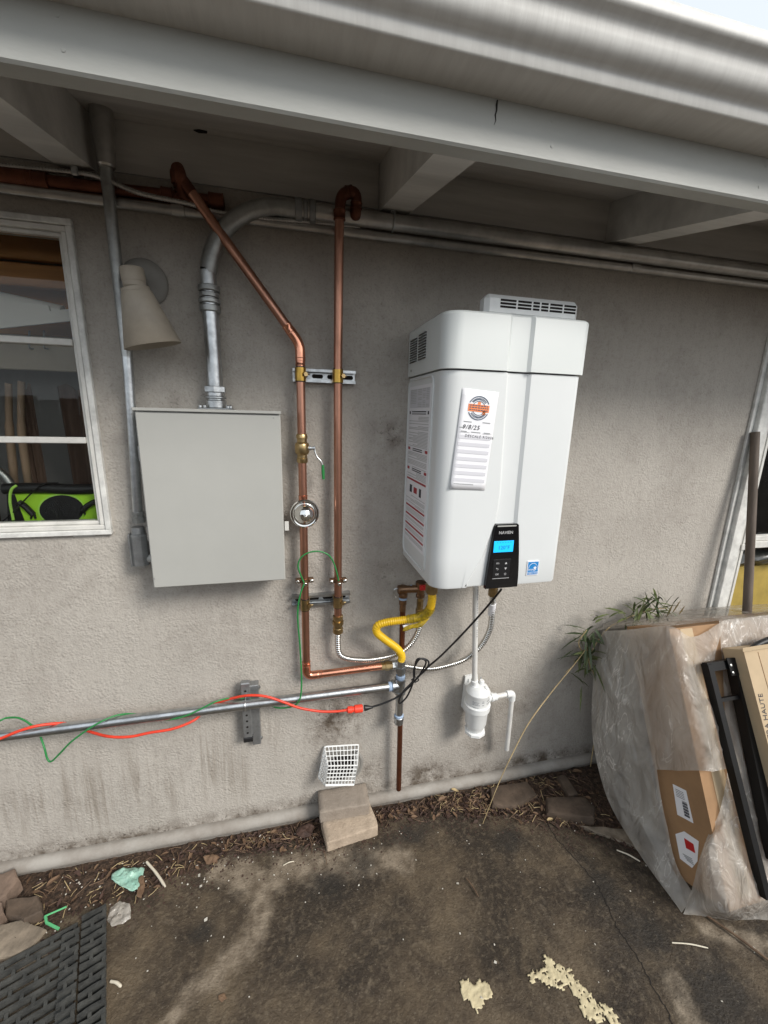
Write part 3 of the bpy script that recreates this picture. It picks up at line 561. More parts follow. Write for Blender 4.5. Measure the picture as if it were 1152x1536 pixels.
def inset(sec, e, z):
    c = Vector(((HX0+HX1)/2, -.17, 0)); o = []
    for p in sec:
        q = Vector((p.x, p.y, z)); q.x += e*max(-1, min(1, (c.x-p.x)/.16))
        if p.y < -.3: q.y += e
        o.append(q)
    return o
zz = [HZ0, HZ0+.10, HZ0+.205, HZ0+.235, 1.42, 1.50, 1.60, 1.70, HZ1-.004]
def chan(z):
    t = max(0, min(1, (z-1.32)/(1.77-1.32)))
    if z > 1.42: return .622-.011*((z-1.42)/.35), .681-.002*((z-1.42)/.35)
    t = max(0, (1.42-z)/.10); return .622-.010*t**2, .681+.002*t**2
for z in zz: a, b = chan(z); secs.append(hsec(z, 0, a, b, .0065))
secs = [inset(secs[0], .007, HZ0), inset(secs[0], .002, HZ0+.002), [Vector((p.x, p.y, HZ0+.008)) for p in secs[0]]]+secs[1:]
part('body', loft(secs), 'heater', wh, ang=28)
cs = [hsec(z, .0065, .606, .672, .0065) for z in (HZ1, HZ1+.002, 1.902)]
cs = [[Vector((p.x, p.y+.0, z)) for p in c] for c, z in zip(cs, (1.768, 1.770, 1.906))]+[inset(cs[2], .0015, 1.9105), inset(cs[2], .006, 1.915)]
part('top_cover', loft(cs), 'heater2', wh, ang=20)
cap = part('vent_cap', MB().box(.548, .846, -.295, -.245, 1.9155, 1.975, bev=.012), 'plastic_w', wh)
zc = [1.9425, 1.9510, 1.9595]
cols = [(.592, .640), (.646, .688), (.694, .714), (.720, .742), (.748, .788), (.794, .832)]
for z in zc:
    m = MB()
    for a, b in cols: m.box(a, b, -.2962, -.290, z-.0026, z+.0026)
    part('vent_slot', m, 'crack', cap)
# side louvres
for y0, y1, zlo, zhi in ((-.095, -.025, 1.812, 1.880), (-.185, -.115, 1.812, 1.884)):
    for k in range(10):
        z = zlo+(zhi-zlo)*k/9.
        m = MB().box(HX0-.0096, HX0-.007, y0, y1, z-.0022, z+.0015); l = part('louvre_slot', m, 'black', wh)
        m = MB(); m.add([(HX0-.0092, y0, z+.004), (HX0-.0092, y1, z+.004), (HX0-.0125, y1, z+.0008), (HX0-.0125, y0, z+.0008), (HX0-.0092, y0, z+.0016), (HX0-.0092, y1, z+.0016)], [(0, 1, 2, 3), (3, 2, 5, 4), (0, 3, 4), (1, 5, 2)]); part('louvre', m, 'heater2', wh)
part('screw', MB().lathe((HX0-.009, -.05, 1.785), (-1, 0, 0), [(0, .004), (.002, .004), (.003, .002)], 10), 'steel', wh)
# side data label inside a raised frame
def rrect(u0, u1, v0, v1, r, n=5):
    o = []
    for cx, cy, a0 in ((u1-r, v1-r, 0), (u0+r, v1-r, 90), (u0+r, v0+r, 180), (u1-r, v0+r, 270)):
        for k in range(n+1): a = math.radians(a0+90*k/n); o.append((cx+r*math.cos(a), cy+r*math.sin(a)))
    return o
XS = HX0
m = MB(); lp = [Vector((XS-.001, a, b)) for a, b in rrect(-.252, -.004, 1.146, 1.756, .024)]; m.tube(lp+[lp[0], lp[1]], .0034, 8); part('label_frame', m, 'heater', wh)
lab = part('data_label', MB().box(XS-.0012, XS+.001, -.236, -.014, 1.20, 1.735), 'paper', wh)
def strips(mb, y0, y1, z, h, x=XS-.0014, d=.0003): mb.box(x-d, x+.0002, y0, y1, z-h/2, z+h/2)
tx = MB(); rd = MB(); bk = MB(); random.seed(3)
part('print_block', MB().box(XS-.00135, XS-.001, -.228, -.024, 1.665, 1.725), 'greyprint', lab)
z = 1.722
while z > 1.668:
    for a, b in ((-.095, -.03), (-.15, -.11), (-.185, -.16), (-.222, -.195)):
        if random.random() < .85: strips(tx, a, b, z, .0022, XS-.0015)
    z -= .0052
z = 1.655; strips(bk, -.226, -.214, 1.650, .010); strips(bk, -.036, -.024, 1.650, .010); strips(bk, -.200, -.050, 1.653, .0035); strips(bk, -.200, -.050, 1.646, .0028)
z = 1.636
redz = [1.530, 1.462, 1.425, 1.330, 1.298, 1.262, 1.232]
while z > 1.21:
    if any(abs(z-q) < .008 for q in redz) or 1.372 < z < 1.418: z -= .0044; continue
    w_ = random.choice((1, 1, 1, .75, .5)); strips(tx, -.226, -.226+.202*w_, z, .0022); z -= .0044 if random.random() < .85 else .0085
for q in (1.530, 1.462): strips(rd, -.228, -.205, q, .009); strips(rd, -.045, -.022, q, .009); strips(bk, -.175, -.075, q+.002, .003); strips(bk, -.175, -.075, q-.004, .003)
for q in (1.425, 1.330, 1.298, 1.262, 1.232): strips(rd, -.228, -.022, q, .0062)
strips(bk, -.085, -.060, 1.393, .026); strips(rd, -.140, -.105, 1.393, .020); strips(bk, -.185, -.165, 1.393, .028)
part('fine_print', tx, 'midprint', lab); part('red_bars', rd, 'red', lab); part('dark_print', bk, 'ink', lab)
# service tag taped to the front
q = [PN(px, py, (0, HF-.004, 0), (0, 1, 0)) for px, py in ((688, 582), (743, 587), (727, 736), (675, 733))]
Yt = HF-.0042
q = [v+Vector((0, .0014, 0)) for v in q]; o0 = q[3]; ux = (q[2]-q[3]).normalized(); uz = (q[0]-q[3]); uz = (uz-ux*uz.dot(ux)).normalized(); Wt = .5*((q[2]-q[3]).length+(q[1]-q[0]).length); Ht = .5*((q[0]-q[3]).length+(q[1]-q[2]).length)
T = lambda u, v, d=0.: o0+ux*(u*Wt)+uz*(v*Ht)+Vector((0, -d, 0))
m = MB(); m.grid(lambda u, v: T(u, v, .0003+.0012*max(0, 1-v*7)*(1-u)), 8, 14); tagp = part('service_tag', m, 'paper', wh)
tagp.modifiers.new('thick', 'SOLIDIFY').thickness = .0003
def tb(mb, u0, u1, v0, v1, d=.0012): mb.prism([T(u0, v0, d), T(u1, v0, d), T(u1, v1, d), T(u0, v1, d)], (0, .0002, 0)); return mb
gb = MB()
for k in range(7): v = .535-.073*k; tb(gb, .06, .95, v-.018, v+.018)
part('ruled_band', gb, 'greyprint', tagp)
lg = MB(); lo = MB(); cu, cv, rx = .50, .825, .28
asp = Wt/Ht
def arc(mb, r0, r1, a0, a1, n=20, d=.0012):
    for k in range(n):
        A = math.radians(a0+(a1-a0)*k/n); B = math.radians(a0+(a1-a0)*(k+1)/n)
        mb.prism([T(cu+r*math.cos(t), cv+r*math.sin(t)*asp, d) for r, t in ((r0, A), (r0, B), (r1, B), (r1, A))], (0, .0002, 0))
arc(lg, .275, .30, 25, 155); arc(lg, .275, .30, 205, 335); 
for a in range(38, 145, 9): arc(lg, .20, .255, a, a+6, 2)
for a in range(215, 325, 9): arc(lg, .20, .255, a, a+6, 2)
arc(lg, .165, .18, 25, 155); arc(lg, .165, .18, 210, 330)
tb(lo, .21, .79, .790, .860); tb(lo, .46, .54, .86, .885); tb(lo, .62, .70, .765, .80)
part('logo_ring', lg, 'navy', tagp); part('logo_band', lo, 'orange', tagp)
l2 = MB(); random.seed(5)
for v in (.848, .828, .806):
    u = .24
    while u < .75: w_ = random.uniform(.03, .07); tb(l2, u, min(.77, u+w_), v-.005, v+.005, .0016); u += w_+.018
part('logo_letters', l2, 'navy', tagp)
pr = MB()
for u0, u1, v in ((.14, .36, .685), (.66, .88, .690), (.04, .18, .625), (.10, .26, .589), (.38, .64, .587), (.74, .92, .589), (.08, .64, .055)): tb(pr, u0, u1, v-.004, v+.004)
tb(pr, .06, .34, .578, .5805); tb(pr, .70, .96, .578, .5805)
part('printed_lines', pr, 'lightprint', tagp)
TM = lambda u, v, sh=0: facing(T(u, v, .0013), ux, uz)
hw = MB(); hw.text('9/8/25', TM(.36, .632), .0175, ext=.0001, font_shear=.2, bold=.00004); hw.text('DESCALE 9/2026', TM(.62, .545), .0108, ext=.0001, font_shear=.15, bold=.00004)
part('handwriting', hw, 'ink', tagp)
# energy sticker
e0 = P(799, 852, HF-.003); ES = part('energy_sticker', MB().box(e0.x-.021, e0.x+.021, HF-.0042, HF-.001, e0.z-.024, e0.z+.024), 'paper', wh)
m = MB().box(e0.x-.0185, e0.x+.0185, HF-.0046, HF-.0044, e0.z-.0125, e0.z+.0215); m.box(e0.x-.0185, e0.x+.0185, HF-.0046, HF-.0044, e0.z-.0215, e0.z-.0138); part('blue_field', m, 'blue', ES)
m = MB(); aa = [(e0.x+.017*math.cos(math.radians(a)), e0.z-.006+.0225*math.sin(math.radians(a))) for a in range(0, 181, 12)]
m.tube([Vector((x, HF-.0048, z)) for x, z in aa], .0008, 4)
st = [Vector((e0.x+.007+(.0075 if k % 2 == 0 else .003)*math.sin(k*math.pi/5), HF-.0050, e0.z+.001+(.0075 if k % 2 == 0 else .003)*math.cos(k*math.pi/5))) for k in range(10)]
m.prism(st, (0, .0003, 0)); m.text('energy', facing(Vector((e0.x-.003, HF-.0050, e0.z-.004))), .0105, ext=.0001, font_shear=.4); m.text('ENERGY STAR', facing(Vector((e0.x, HF-.0050, e0.z-.0178))), .0056, ext=.0001)
part('sticker_print', m, 'paper', ES)
# control panel
def pz(z): t = (z-1.114)/.211; return .598+.0165*t**1.3-.002, .708-.0205*max(0, t-.1)**1.5
zs_ = [1.1165+.2085*k/12 for k in range(13)]
L_ = [(pz(z)[0], z) for z in zs_]; Rr = [(pz(z)[1], z) for z in zs_]
L_[-1] = (L_[-1][0]+.005, L_[-1][1]); Rr[-1] = (Rr[-1][0]-.005, Rr[-1][1]); L_[-1:] = [(L_[-2][0]+.0012, 1.3215), (L_[-2][0]+.006, 1.3255)]; Rr[-1:] = [(Rr[-2][0]-.0015, 1.3215), (Rr[-2][0]-.006, 1.3255)]
outl = L_+Rr[::-1]
m = MB(); m.prism([Vector((x, HF-.0065, z)) for x, z in outl][::-1], (0, .012, 0)); cp = part('control_panel', m, 'black', wh)
part('panel_lip', MB().box(.6195, .683, HF-.0072, HF-.0062, 1.3175, 1.3215), 'boxgrey', cp)
YP = HF-.0068
s0 = [P(741, 812, YP), P(771, 811, YP), P(770, 827, YP), P(740, 829, YP)]
sx0, sx1, sz0, sz1 = s0[3].x, s0[1].x, s0[3].z, s0[0].z
part('screen', MB().box(sx0, sx1, YP-.0002, YP+.002, sz0, sz1, bev=.0005), 'screen', cp)
m = MB().text('120°F', facing(Vector(((sx0+sx1)/2+.001, YP-.0006, (sz0+sz1)/2-.004))), .017, ext=.0001)
for k in range(6): m.box(sx0+.01+k*.009, sx0+.013+k*.009, YP-.0006, YP-.0004, sz1-.006, sz1-.004)
part('screen_digits', m, 'screentxt', cp)
c = P(759, 799, YP); part('wordmark', MB().text('NAVIEN', facing(Vector((c.x, YP-.0004, c.z))), .0135, ext=.0001), 'button', cp)
c = P(752, 853, YP); kx, kz = c.x, c.z
kp = part('key_pad', MB().box(kx-.029, kx+.029, YP-.0008, YP+.001, kz-.031, kz+.031, bev=.0004), 'keyframe', cp)
part('key_line', MB().box(kx-.029, kx+.029, YP-.0010, YP-.0004, kz-.0325, kz-.0313), 'button', cp)
m = MB(); yk = YP-.0012
m.text('P/1', facing(Vector((kx-.014, yk, kz+.018))), .0085, ext=.0001); m.text('OK', facing(Vector((kx-.014, yk, kz-.018))), .0085, ext=.0001)
m.prism([Vector((kx+.014-.004, yk, kz+.015)), Vector((kx+.014+.004, yk, kz+.015)), Vector((kx+.014, yk, kz+.022))], (0, .0002, 0)); m.prism([Vector((kx+.014-.004, yk, kz+.003)), Vector((kx+.014, yk, kz-.004)), Vector((kx+.014+.004, yk, kz+.003))], (0, .0002, 0))
m.tube([Vector((kx+.014+.0034*math.sin(math.radians(a)), yk, kz-.018+.0034*math.cos(math.radians(a)))) for a in range(35, 326, 29)], .0005, 4); m.box(kx+.0135, kx+.0145, yk, yk+.0002, kz-.018, kz-.0135)
m.tube([Vector((kx-.017, yk, kz+.002)), Vector((kx-.012, yk, kz+.002)), Vector((kx-.0105, yk, kz-.0005)), Vector((kx-.012, yk, kz-.003)), Vector((kx-.015, yk, kz-.003))], .0005, 4); m.prism([Vector((kx-.019, yk, kz+.002)), Vector((kx-.016, yk, kz-.0005)), Vector((kx-.016, yk, kz+.0045))], (0, .0002, 0))
part('key_symbols', m, 'button', kp)
# stubs under the heater
part('gas_stub', MB().lathe(P(648, 872, -.20)+Vector((0, 0, .02)), (0, 0, -1), [(0, .017), (.03, .017), (.034, .021), (.062, .021), (.064, .017)], 6), 'brass', wh)
part('drain_stub', MB().lathe(Vector((.70, -.20, HZ0+.005)), (0, 0, -1), [(0, .012), (.02, .012)], 12), 'black', wh)
# ================================================================ ELECTRICAL BOX
eb = thing('electrical_box', 'flat grey steel electrical box with plain cover beside the copper pipes', 'electrical box', (-.21, 0, 1.10))
part('cabinet', MB().box(-.405, -.015, -.118, -.001, 1.104, 1.640, bev=.002), 'boxgrey', eb)
part('cover', MB().box(-.408, -.0135, -.131, -.1185, 1.103, 1.633, bev=.003), 'boxgrey', eb)
m = MB().box(-.412, -.0115, -.136, -.02, 1.6405, 1.643); m.box(-.412, -.0115, -.138, -.1355, 1.6345, 1.643, bev=.001); part('drip_lip', m, 'boxgrey', eb)
for px, py in ((211, 680), (215, 800)):
    a = P(px, py, -.12); part('latch', MB().box(-.4115, -.4055, -.128, -.085, a.z-.022, a.z+.022, bev=.002), 'galv', eb)
for px, py in ((410, 627), (232, 868)):
    a = P(px, py, -.131); part('rivet', MB().lathe(Vector((a.x, -.1309, a.z)), (0, -1, 0), [(0, .0022), (.0008, .002), (.001, .001)], 8), 'galvdull', eb)
a = P(425, 790, -.08); part('seal_tab', MB().box(-.0118, .002, -.06, -.056, a.z-.02, a.z+.012, bev=.001), 'fabricw', eb)
# ================================================================ CONDUITS
def ring(c, d, r, h, n=20, br=.0015): return MB().lathe(Vector(c)-Vector(d).normalized()*h/2, d, [(0, r-br), (br, r), (h-br, r), (h, r-br)], n)
bigz = 2.217; Rb = .0235; bx = -.205; Yc = -.040
bc = thing('large_conduit', 'fat grey conduit bending over from the electrical box into the eave run', 'conduit', (bx, Yc, 1.645))
path = [Vector((bx, Yc, 1.655)), Vector((bx, Yc, 2.03))]+[Vector((bx+.215-.215*math.cos(math.radians(a)), Yc, 2.002+.215*math.sin(math.radians(a)))) for a in range(8, 91, 6)]
part('elbow_pipe', MB().tube(path[1:]+[Vector((.06, Yc, bigz))], Rb, 24), 'galvdull', bc, ang=60)
part('riser_pipe', MB().tube(path[:2], Rb-.001, 24), 'galv', bc, ang=60)
part('straight_pipe', MB().tube([Vector((.06, Yc, bigz)), Vector((3.2, Yc, bigz))], Rb-.001, 24), 'galvpaint', bc, ang=60)
a = P(312, 450, Yc)
m = MB()
for dz, r, h in ((.030, .031, .016), (.012, .028, .014), (-.004, .031, .012), (-.024, .030, .018)): m.lathe(Vector((bx, Yc, a.z+dz-h/2)), (0, 0, 1), [(0, r-.002), (.002, r), (h-.002, r), (h, r-.002)], 12)
part('coupling', m, 'galvdull', bc)
a = P(458, 316, Yc); m = MB()
for dx, r, h in ((-.020, .031, .020), (.0, .027, .012), (.020, .031, .018)): m.lathe(Vector((a.x+dx-h/2, Yc, bigz)), (1, 0, 0), [(0, r-.002), (.002, r), (h-.002, r), (h, r-.002)], 14)
part('coupling', m, 'bracket', bc)
m = MB()
for z0, r, h in ((1.644, .030, .016), (1.660, .024, .010), (1.670, .032, .008), (1.680, .027, .014), (1.694, .033, .018)): m.lathe(Vector((bx, Yc-.02, z0)), (0, 0, 1), [(0, r-.002), (.002, r), (h-.002, r), (h, r-.002)], 8 if r > .0315 else 20)
m = MB()
for z0, r, h, n in ((1.648, .030, .022, 20), (1.670, .0265, .006, 20), (1.676, .0315, .006, 20), (1.682, .027, .012, 20), (1.694, .0325, .018, 6)): m.lathe(Vector((bx, Yc, z0)), (0, 0, 1), [(0, r-.0015), (.0015, r), (h-.0015, r), (h, r-.0015)], n)
m.box(bx-.050, bx+.050, Yc-.034, Yc+.034, 1.6432, 1.6485, bev=.002)
for dx in (-.042, -.030, .036, .044): m.lathe(Vector((bx+dx, Yc-.026, 1.6485)), (0, 0, 1), [(0, .005), (.006, .005), (.008, .003)], 8)
part('box_hub', m, 'galv', bc)
lc = thing('thin_conduit', 'thin old conduit running the full wall just under the fat eave conduit', 'conduit', (0, -.02, 2.184))
part('pipe', MB().tube([Vector((-2.5, -.019, 2.184)), Vector((3.2, -.019, 2.182))], .0145, 16), 'galvpaint', lc, ang=60)
for px, py in ((590, 330), ):
    a = P(px, py, -.05); m = MB(); m.tube([Vector((a.x, Yc+(Rb+.002)*math.cos(t), bigz+(Rb+.002)*math.sin(t))) for t in [math.radians(k) for k in range(90, 281, 19)]], .003, 6)
    m.box(a.x-.008, a.x+.008, -.046, -.036, bigz+Rb-.001, bigz+Rb+.022); part('strap', m, 'galv', bc)
for px in (270, 960): a = P(px, 340, -.02); part('coupling', ring((a.x, -.019, 2.184), (1, 0, 0), .0175, .035), 'galvpaint', lc)
bxm = thing('armored_cable', 'ribbed armored cable sagging along the wall below the aged copper pipe', 'cable', P(110, 258, -.05))
cpath = crom([P(-120, 236, -.03), P(0, 248, -.03), P(110, 259, -.03), P(150, 266, -.05), P(210, 290, -.06), P(285, 306, -.058), P(325, 318, -.040), P(400, 328, -.036), P(470, 333, -.034), P(540, 341, -.022)], 14)
part('cable', MB().ribbed(cpath, .0068, .006, .0016, 8), 'galvpaint', bxm, ang=80)
a = P(114, 258, -.03); part('clip', MB().box(a.x-.008, a.x+.008, -.042, -.001, a.z-.012, a.z+.012, bev=.003), 'galv', bxm)
# vertical conduit with fitting at the left of the electrical box
vc = thing('vertical_conduit', 'slim galvanized conduit dropping from the rafter beside the window to a grey fitting', 'conduit', P(207, 770, -.04))
Yv = -.042
part('upper_pipe', MB().tube([P(158, 214, Yv-.02), P(160, 262, Yv-.01), P(175, 400, Yv), P(191, 535, Yv)], .0150, 18), 'galvdull', vc, ang=60)
part('lower_pipe', MB().tube([P(190, 528, Yv), P(193, 560, Yv), P(200, 660, Yv), P(207, 772, Yv)], .0138, 18), 'galv', vc, ang=60)
a = P(158, 228, Yv-.02); part('roof_collar', MB().lathe(a+Vector((0, 0, -.035)), (0, 0, 1), [(0, .017), (.004, .021), (.03, .022), (.06, .026), (.14, .027)], 16), 'galvpaint', vc)
a = P(208, 776, Yv); m = MB()
m.lathe(a+Vector((0, 0, -.016)), (0, 0, 1), [(0, .019), (.016, .019), (.018, .016), (.024, .016), (.026, .018), (.034, .018)], 6); part('locknut', m, 'galvdull', vc)
b = P(210, 822, Yv); m = MB().box(b.x-.024, b.x+.024, Yv-.022, Yv+.022, b.z-.066, b.z+.054, bev=.012); m.lathe(Vector((b.x, Yv, b.z+.05)), (0, 0, 1), [(0, .02), (.02, .018)], 16); m.box(b.x-.027, b.x-.022, Yv-.018, Yv+.018, b.z-.058, b.z+.050, bev=.002); part('conduit_body', m, 'bracket', vc)
part('nipple', MB().tube([Vector((b.x+.02, Yv, b.z-.036)), Vector((-.425, Yv, b.z-.036))], .014, 16), 'boxgrey', vc)
# ================================================================ WALL LAMP
wl = thing('wall_lamp', 'beige cone shaded wall lamp between conduit and fat elbow', 'lamp', P(215, 425, 0))
c = P(217, 425, 0); part('backplate', MB().lathe(c, (0, -1, 0), [(0, .064), (.008, .064), (.014, .060), (.020, .045), (.022, .02)], 36), 'lampplate', wl)
top = P(197, 400, -.125); nk = P(203, 434, -.122); bt = P(231, 521, -.112); ax = (bt-nk).normalized()
part('arm', MB().tube(crom([Vector((c.x, -.018, c.z)), Vector((c.x-.01, -.07, c.z+.004)), top+Vector((.006, .02, -.02))]), .016, 14), 'lampplate', wl)
part('socket', MB().lathe(top, (nk-top), [(0, .020), (.002, .0265), (.006, .0285), (.034, .0285), (.035, .0275), (.046, .0275), (.05, .024)], 28), 'lampm', wl)
L = (bt-nk).length
m = MB().lathe(nk-ax*.004, ax, [(0, .022), (.0015, .0345), (.010, .0350), (.012, .0375), (L, .073)], 44); m.f.pop(); part('shade', m, 'lampm', wl).modifiers.new('thick', 'SOLIDIFY').thickness = .0016
# ================================================================ COPPER LINES
YC = -.048; RC = .0138
def fitting(mb, c, d, r=RC, l=.034):
    c = Vector(c); d = Vector(d).normalized(); mb.lathe(c-d*l/2, d, [(0, r+.0005), (.001, r+.0022), (.003, r+.0022), (.004, r+.0012), (l-.004, r+.0012), (l-.003, r+.0022), (l-.001, r+.0022), (l, r+.0005)], 18)
cl = thing('copper_pipe', 'copper pipe with slanted top run, brass valve and round chrome dome', 'pipe', P(455, 1000, YC))
xl = P(451, 660, YC).x; xl = .0515
E0 = P(268, 262, YC-.01); E1 = P(438, 496, YC); Zk = P(449, 516, YC).z; Zb = P(458, 1014, YC).z
K = Vector((xl, YC, Zk)); Bc = Vector((xl, YC, Zb)); Be = P(590, 1005, YC); Be.z = Bc.z+.004
dd = (E0-K).normalized()
part('slanted_pipe', MB().tube([E0, K+dd*.045], RC, 18), 'copper', cl, ang=60)
m = MB().tube(fillet([K+dd*.050, K, K-Vector((0, 0, .05))], .035), RC+.0018, 18); fitting(m, K+dd*.052, dd, RC, .028); fitting(m, K-Vector((0, 0, .052)), (0, 0, 1), RC, .026); part('knee_fitting', m, 'copperbr', cl, ang=50)
zv = P(453, 673, YC).z; zd = P(457, 769, YC).z
part('upright_pipe', MB().tube([K-Vector((0, 0, .06)), Vector((xl, YC, zv+.035))], RC, 18), 'copper', cl, ang=60)
part('upright_pipe', MB().tube([Vector((xl, YC, zv-.035)), Vector((xl, YC, zd+.02))], RC, 18), 'copper', cl, ang=60)
part('upright_pipe', MB().tube([Vector((xl, YC, zd+.03)), Vector((xl, YC, Zb+.045))], RC, 18), 'copper', cl, ang=60)
m = MB().tube(fillet([Vector((xl, YC, Zb+.05)), Bc, Bc+(Be-Bc).normalized()*.05], .03), RC+.0018, 18); fitting(m, Vector((xl, YC, Zb+.052)), (0, 0, 1), RC, .02); fitting(m, Bc+(Be-Bc).normalized()*.05, Be-Bc, RC, .02); part('bottom_elbow', m, 'copperbr', cl, ang=50)
part('lower_pipe', MB().tube([Bc+(Be-Bc).normalized()*.04, Be-Vector((.035, 0, 0))], RC, 18), 'copperbr', cl, ang=60)
part('end_adapter', MB().lathe(Be-Vector((.05, 0, 0)), (1, 0, 0), [(0, .0155), (.015, .0155), (.016, .019), (.03, .019), (.031, .016), (.045, .016)], 8), 'brass', cl)
m = MB(); o = Vector((xl, YC, zv))
m.lathe(o-Vector((0, 0, .046)), (0, 0, 1), [(0, .016), (.004, .0185), (.014, .0185), (.016, .0165), (.026, .0165), (.031, .022), (.036, .0235), (.058, .0235), (.063, .022), (.068, .0165), (.078, .0165), (.080, .0185), (.090, .0185), (.094, .016)], 14)
bv = part('ball_valve', m, 'brass', cl)
part('valve_stem', MB().lathe(o+Vector((.018, -.004, .002)), (1, -.12, 0), [(0, .008), (.010, .008), (.011, .005), (.018, .005), (.019, .008), (.024, .008)], 8), 'galv', bv)
hp = crom([o+Vector((.040, -.008, .002)), o+Vector((.042, -.010, -.012)), o+Vector((.048, -.011, -.026)), o+Vector((.060, -.012, -.040)), o+Vector((.066, -.012, -.055))], 5)
m = MB().tube(hp, .0028, 8); part('lever', m, 'galv', bv)
part('lever_grip', MB().tube([o+Vector((.066, -.012, -.052)), o+Vector((.067, -.012, -.075)), o+Vector((.068, -.012, -.100))], [.0045, .0055, .0045], 10), 'green', bv)
od = Vector((xl+.004, YC-.012, zd)); m = MB(); fitting(m, Vector((xl, YC, zd+.050)), (0, 0, 1), RC, .022); m.lathe(Vector((xl, YC, zd-.03)), (0, 0, 1), [(0, .016), (.003, .019), (.06, .019), (.064, .016)], 16); part('tee_fitting', m, 'copperbr', cl)
dm = part('dome', MB().lathe(od, (.05, -1, .02), [(-.004, .020), (-.003, .046), (.0, .0485), (.003, .0485), (.0048, .046), (.0045, .043), (.0035, .040), (.006, .037), (.014, .034), (.024, .028), (.032, .020), (.037, .010), (.038, .0055)], 48), 'chrome', cl, ang=25)
part('dome_nut', MB().lathe(od+Vector((.0018, -.036, .0007)), (.05, -1, .02), [(0, .008), (.003, .008), (.004, .006), (.007, .006), (.010, .0035), (.011, .001)], 16), 'chrome', dm)
cr = thing('copper_pipe', 'straight upright copper pipe right of the dome, hooked over the eave conduits', 'pipe', P(506, 940, YC))
xr = P(507, 640, YC).x; zb2 = P(506, 930, YC).z; zt2 = P(507, 318, YC-.03).z
YR = YC; 
part('upright_pipe', MB().tube([Vector((xr, YR, zb2)), Vector((xr, YR, 2.10)), Vector((xr, YR-.035, 2.17)), Vector((xr, YR-.035, zt2))] if False else crom([Vector((xr, YR, zb2)), Vector((xr, YR, 1.7)), Vector((xr, YR-.018, 2.05)), Vector((xr, -.084, zt2))], 10), RC, 18), 'copper', cr, ang=60)
tp = [Vector((xr, -.084, zt2-.01)), Vector((xr+.004, -.084, zt2+.045)), Vector((xr+.052, -.072, zt2+.062)), Vector((xr+.050, -.066, zt2-.004)), Vector((xr+.049, -.052, 2.235)), Vector((xr+.049, -.0, 2.235))]
m = MB().tube(fillet(tp, .024), RC+.0018, 16)
fitting(m, tp[0], (0, 0, 1), RC+.0016, .026); fitting(m, tp[1].lerp(tp[2], .5), tp[2]-tp[1], RC+.0018, .02); fitting(m, tp[2].lerp(tp[3], .55), tp[3]-tp[2], RC+.0016, .018)
part('top_elbows', m, 'copperold', cr, ang=50)
part('union', MB().lathe(Vector((xr, YR, zb2+.02)), (0, 0, -1), [(0, .015), (.002, .019), (.014, .019), (.015, .016), (.022, .016), (.023, .021), (.036, .021), (.037, .017), (.05, .017), (.052, .019), (.070, .019), (.071, .014)], 12), 'brass', cr)
cu = thing('aged_copper_pipe', 'dark aged copper pipe with soldered joints lying behind the eave conduits', 'pipe', P(60, 270, -.03))
ya = -.022; za = P(60, 266, ya).z
part('pipe', MB().tube([P(-150, 248, ya), P(0, 264, ya), P(330, 303, ya)], .0155, 16), 'copperold', cu, ang=60)
dx_ = (P(330, 303, ya)-P(0, 264, ya))
for px, py, l in ((20, 266, .10), (58, 271, .05), (252, 294, .03), (325, 302, .04)): m = MB(); fitting(m, P(px, py, ya), dx_, .019, l); part('coupling', m, 'copperold', cu)
pass
m = MB().tube(fillet([P(266, 252, YC-.012), P(270, 262, YC-.02), P(275, 292, ya-.01), P(285, 297, ya)], .02), RC+.003, 14)
for t in (.25, .45, .65, .85): m.lathe(P(269, 262, YC-.01).lerp(P(275, 296, ya), t), (.1, .1, -1), [(0, RC+.002), (.001, RC+.0065), (.006, RC+.0065), (.007, RC+.002)], 16)
m.tube(fillet([E0-dd*.05, E0+dd*.012, E0+Vector((-.006, .004, -.02))], .012), RC+.0018, 14)
part('elbow', m, 'copperold', cu)
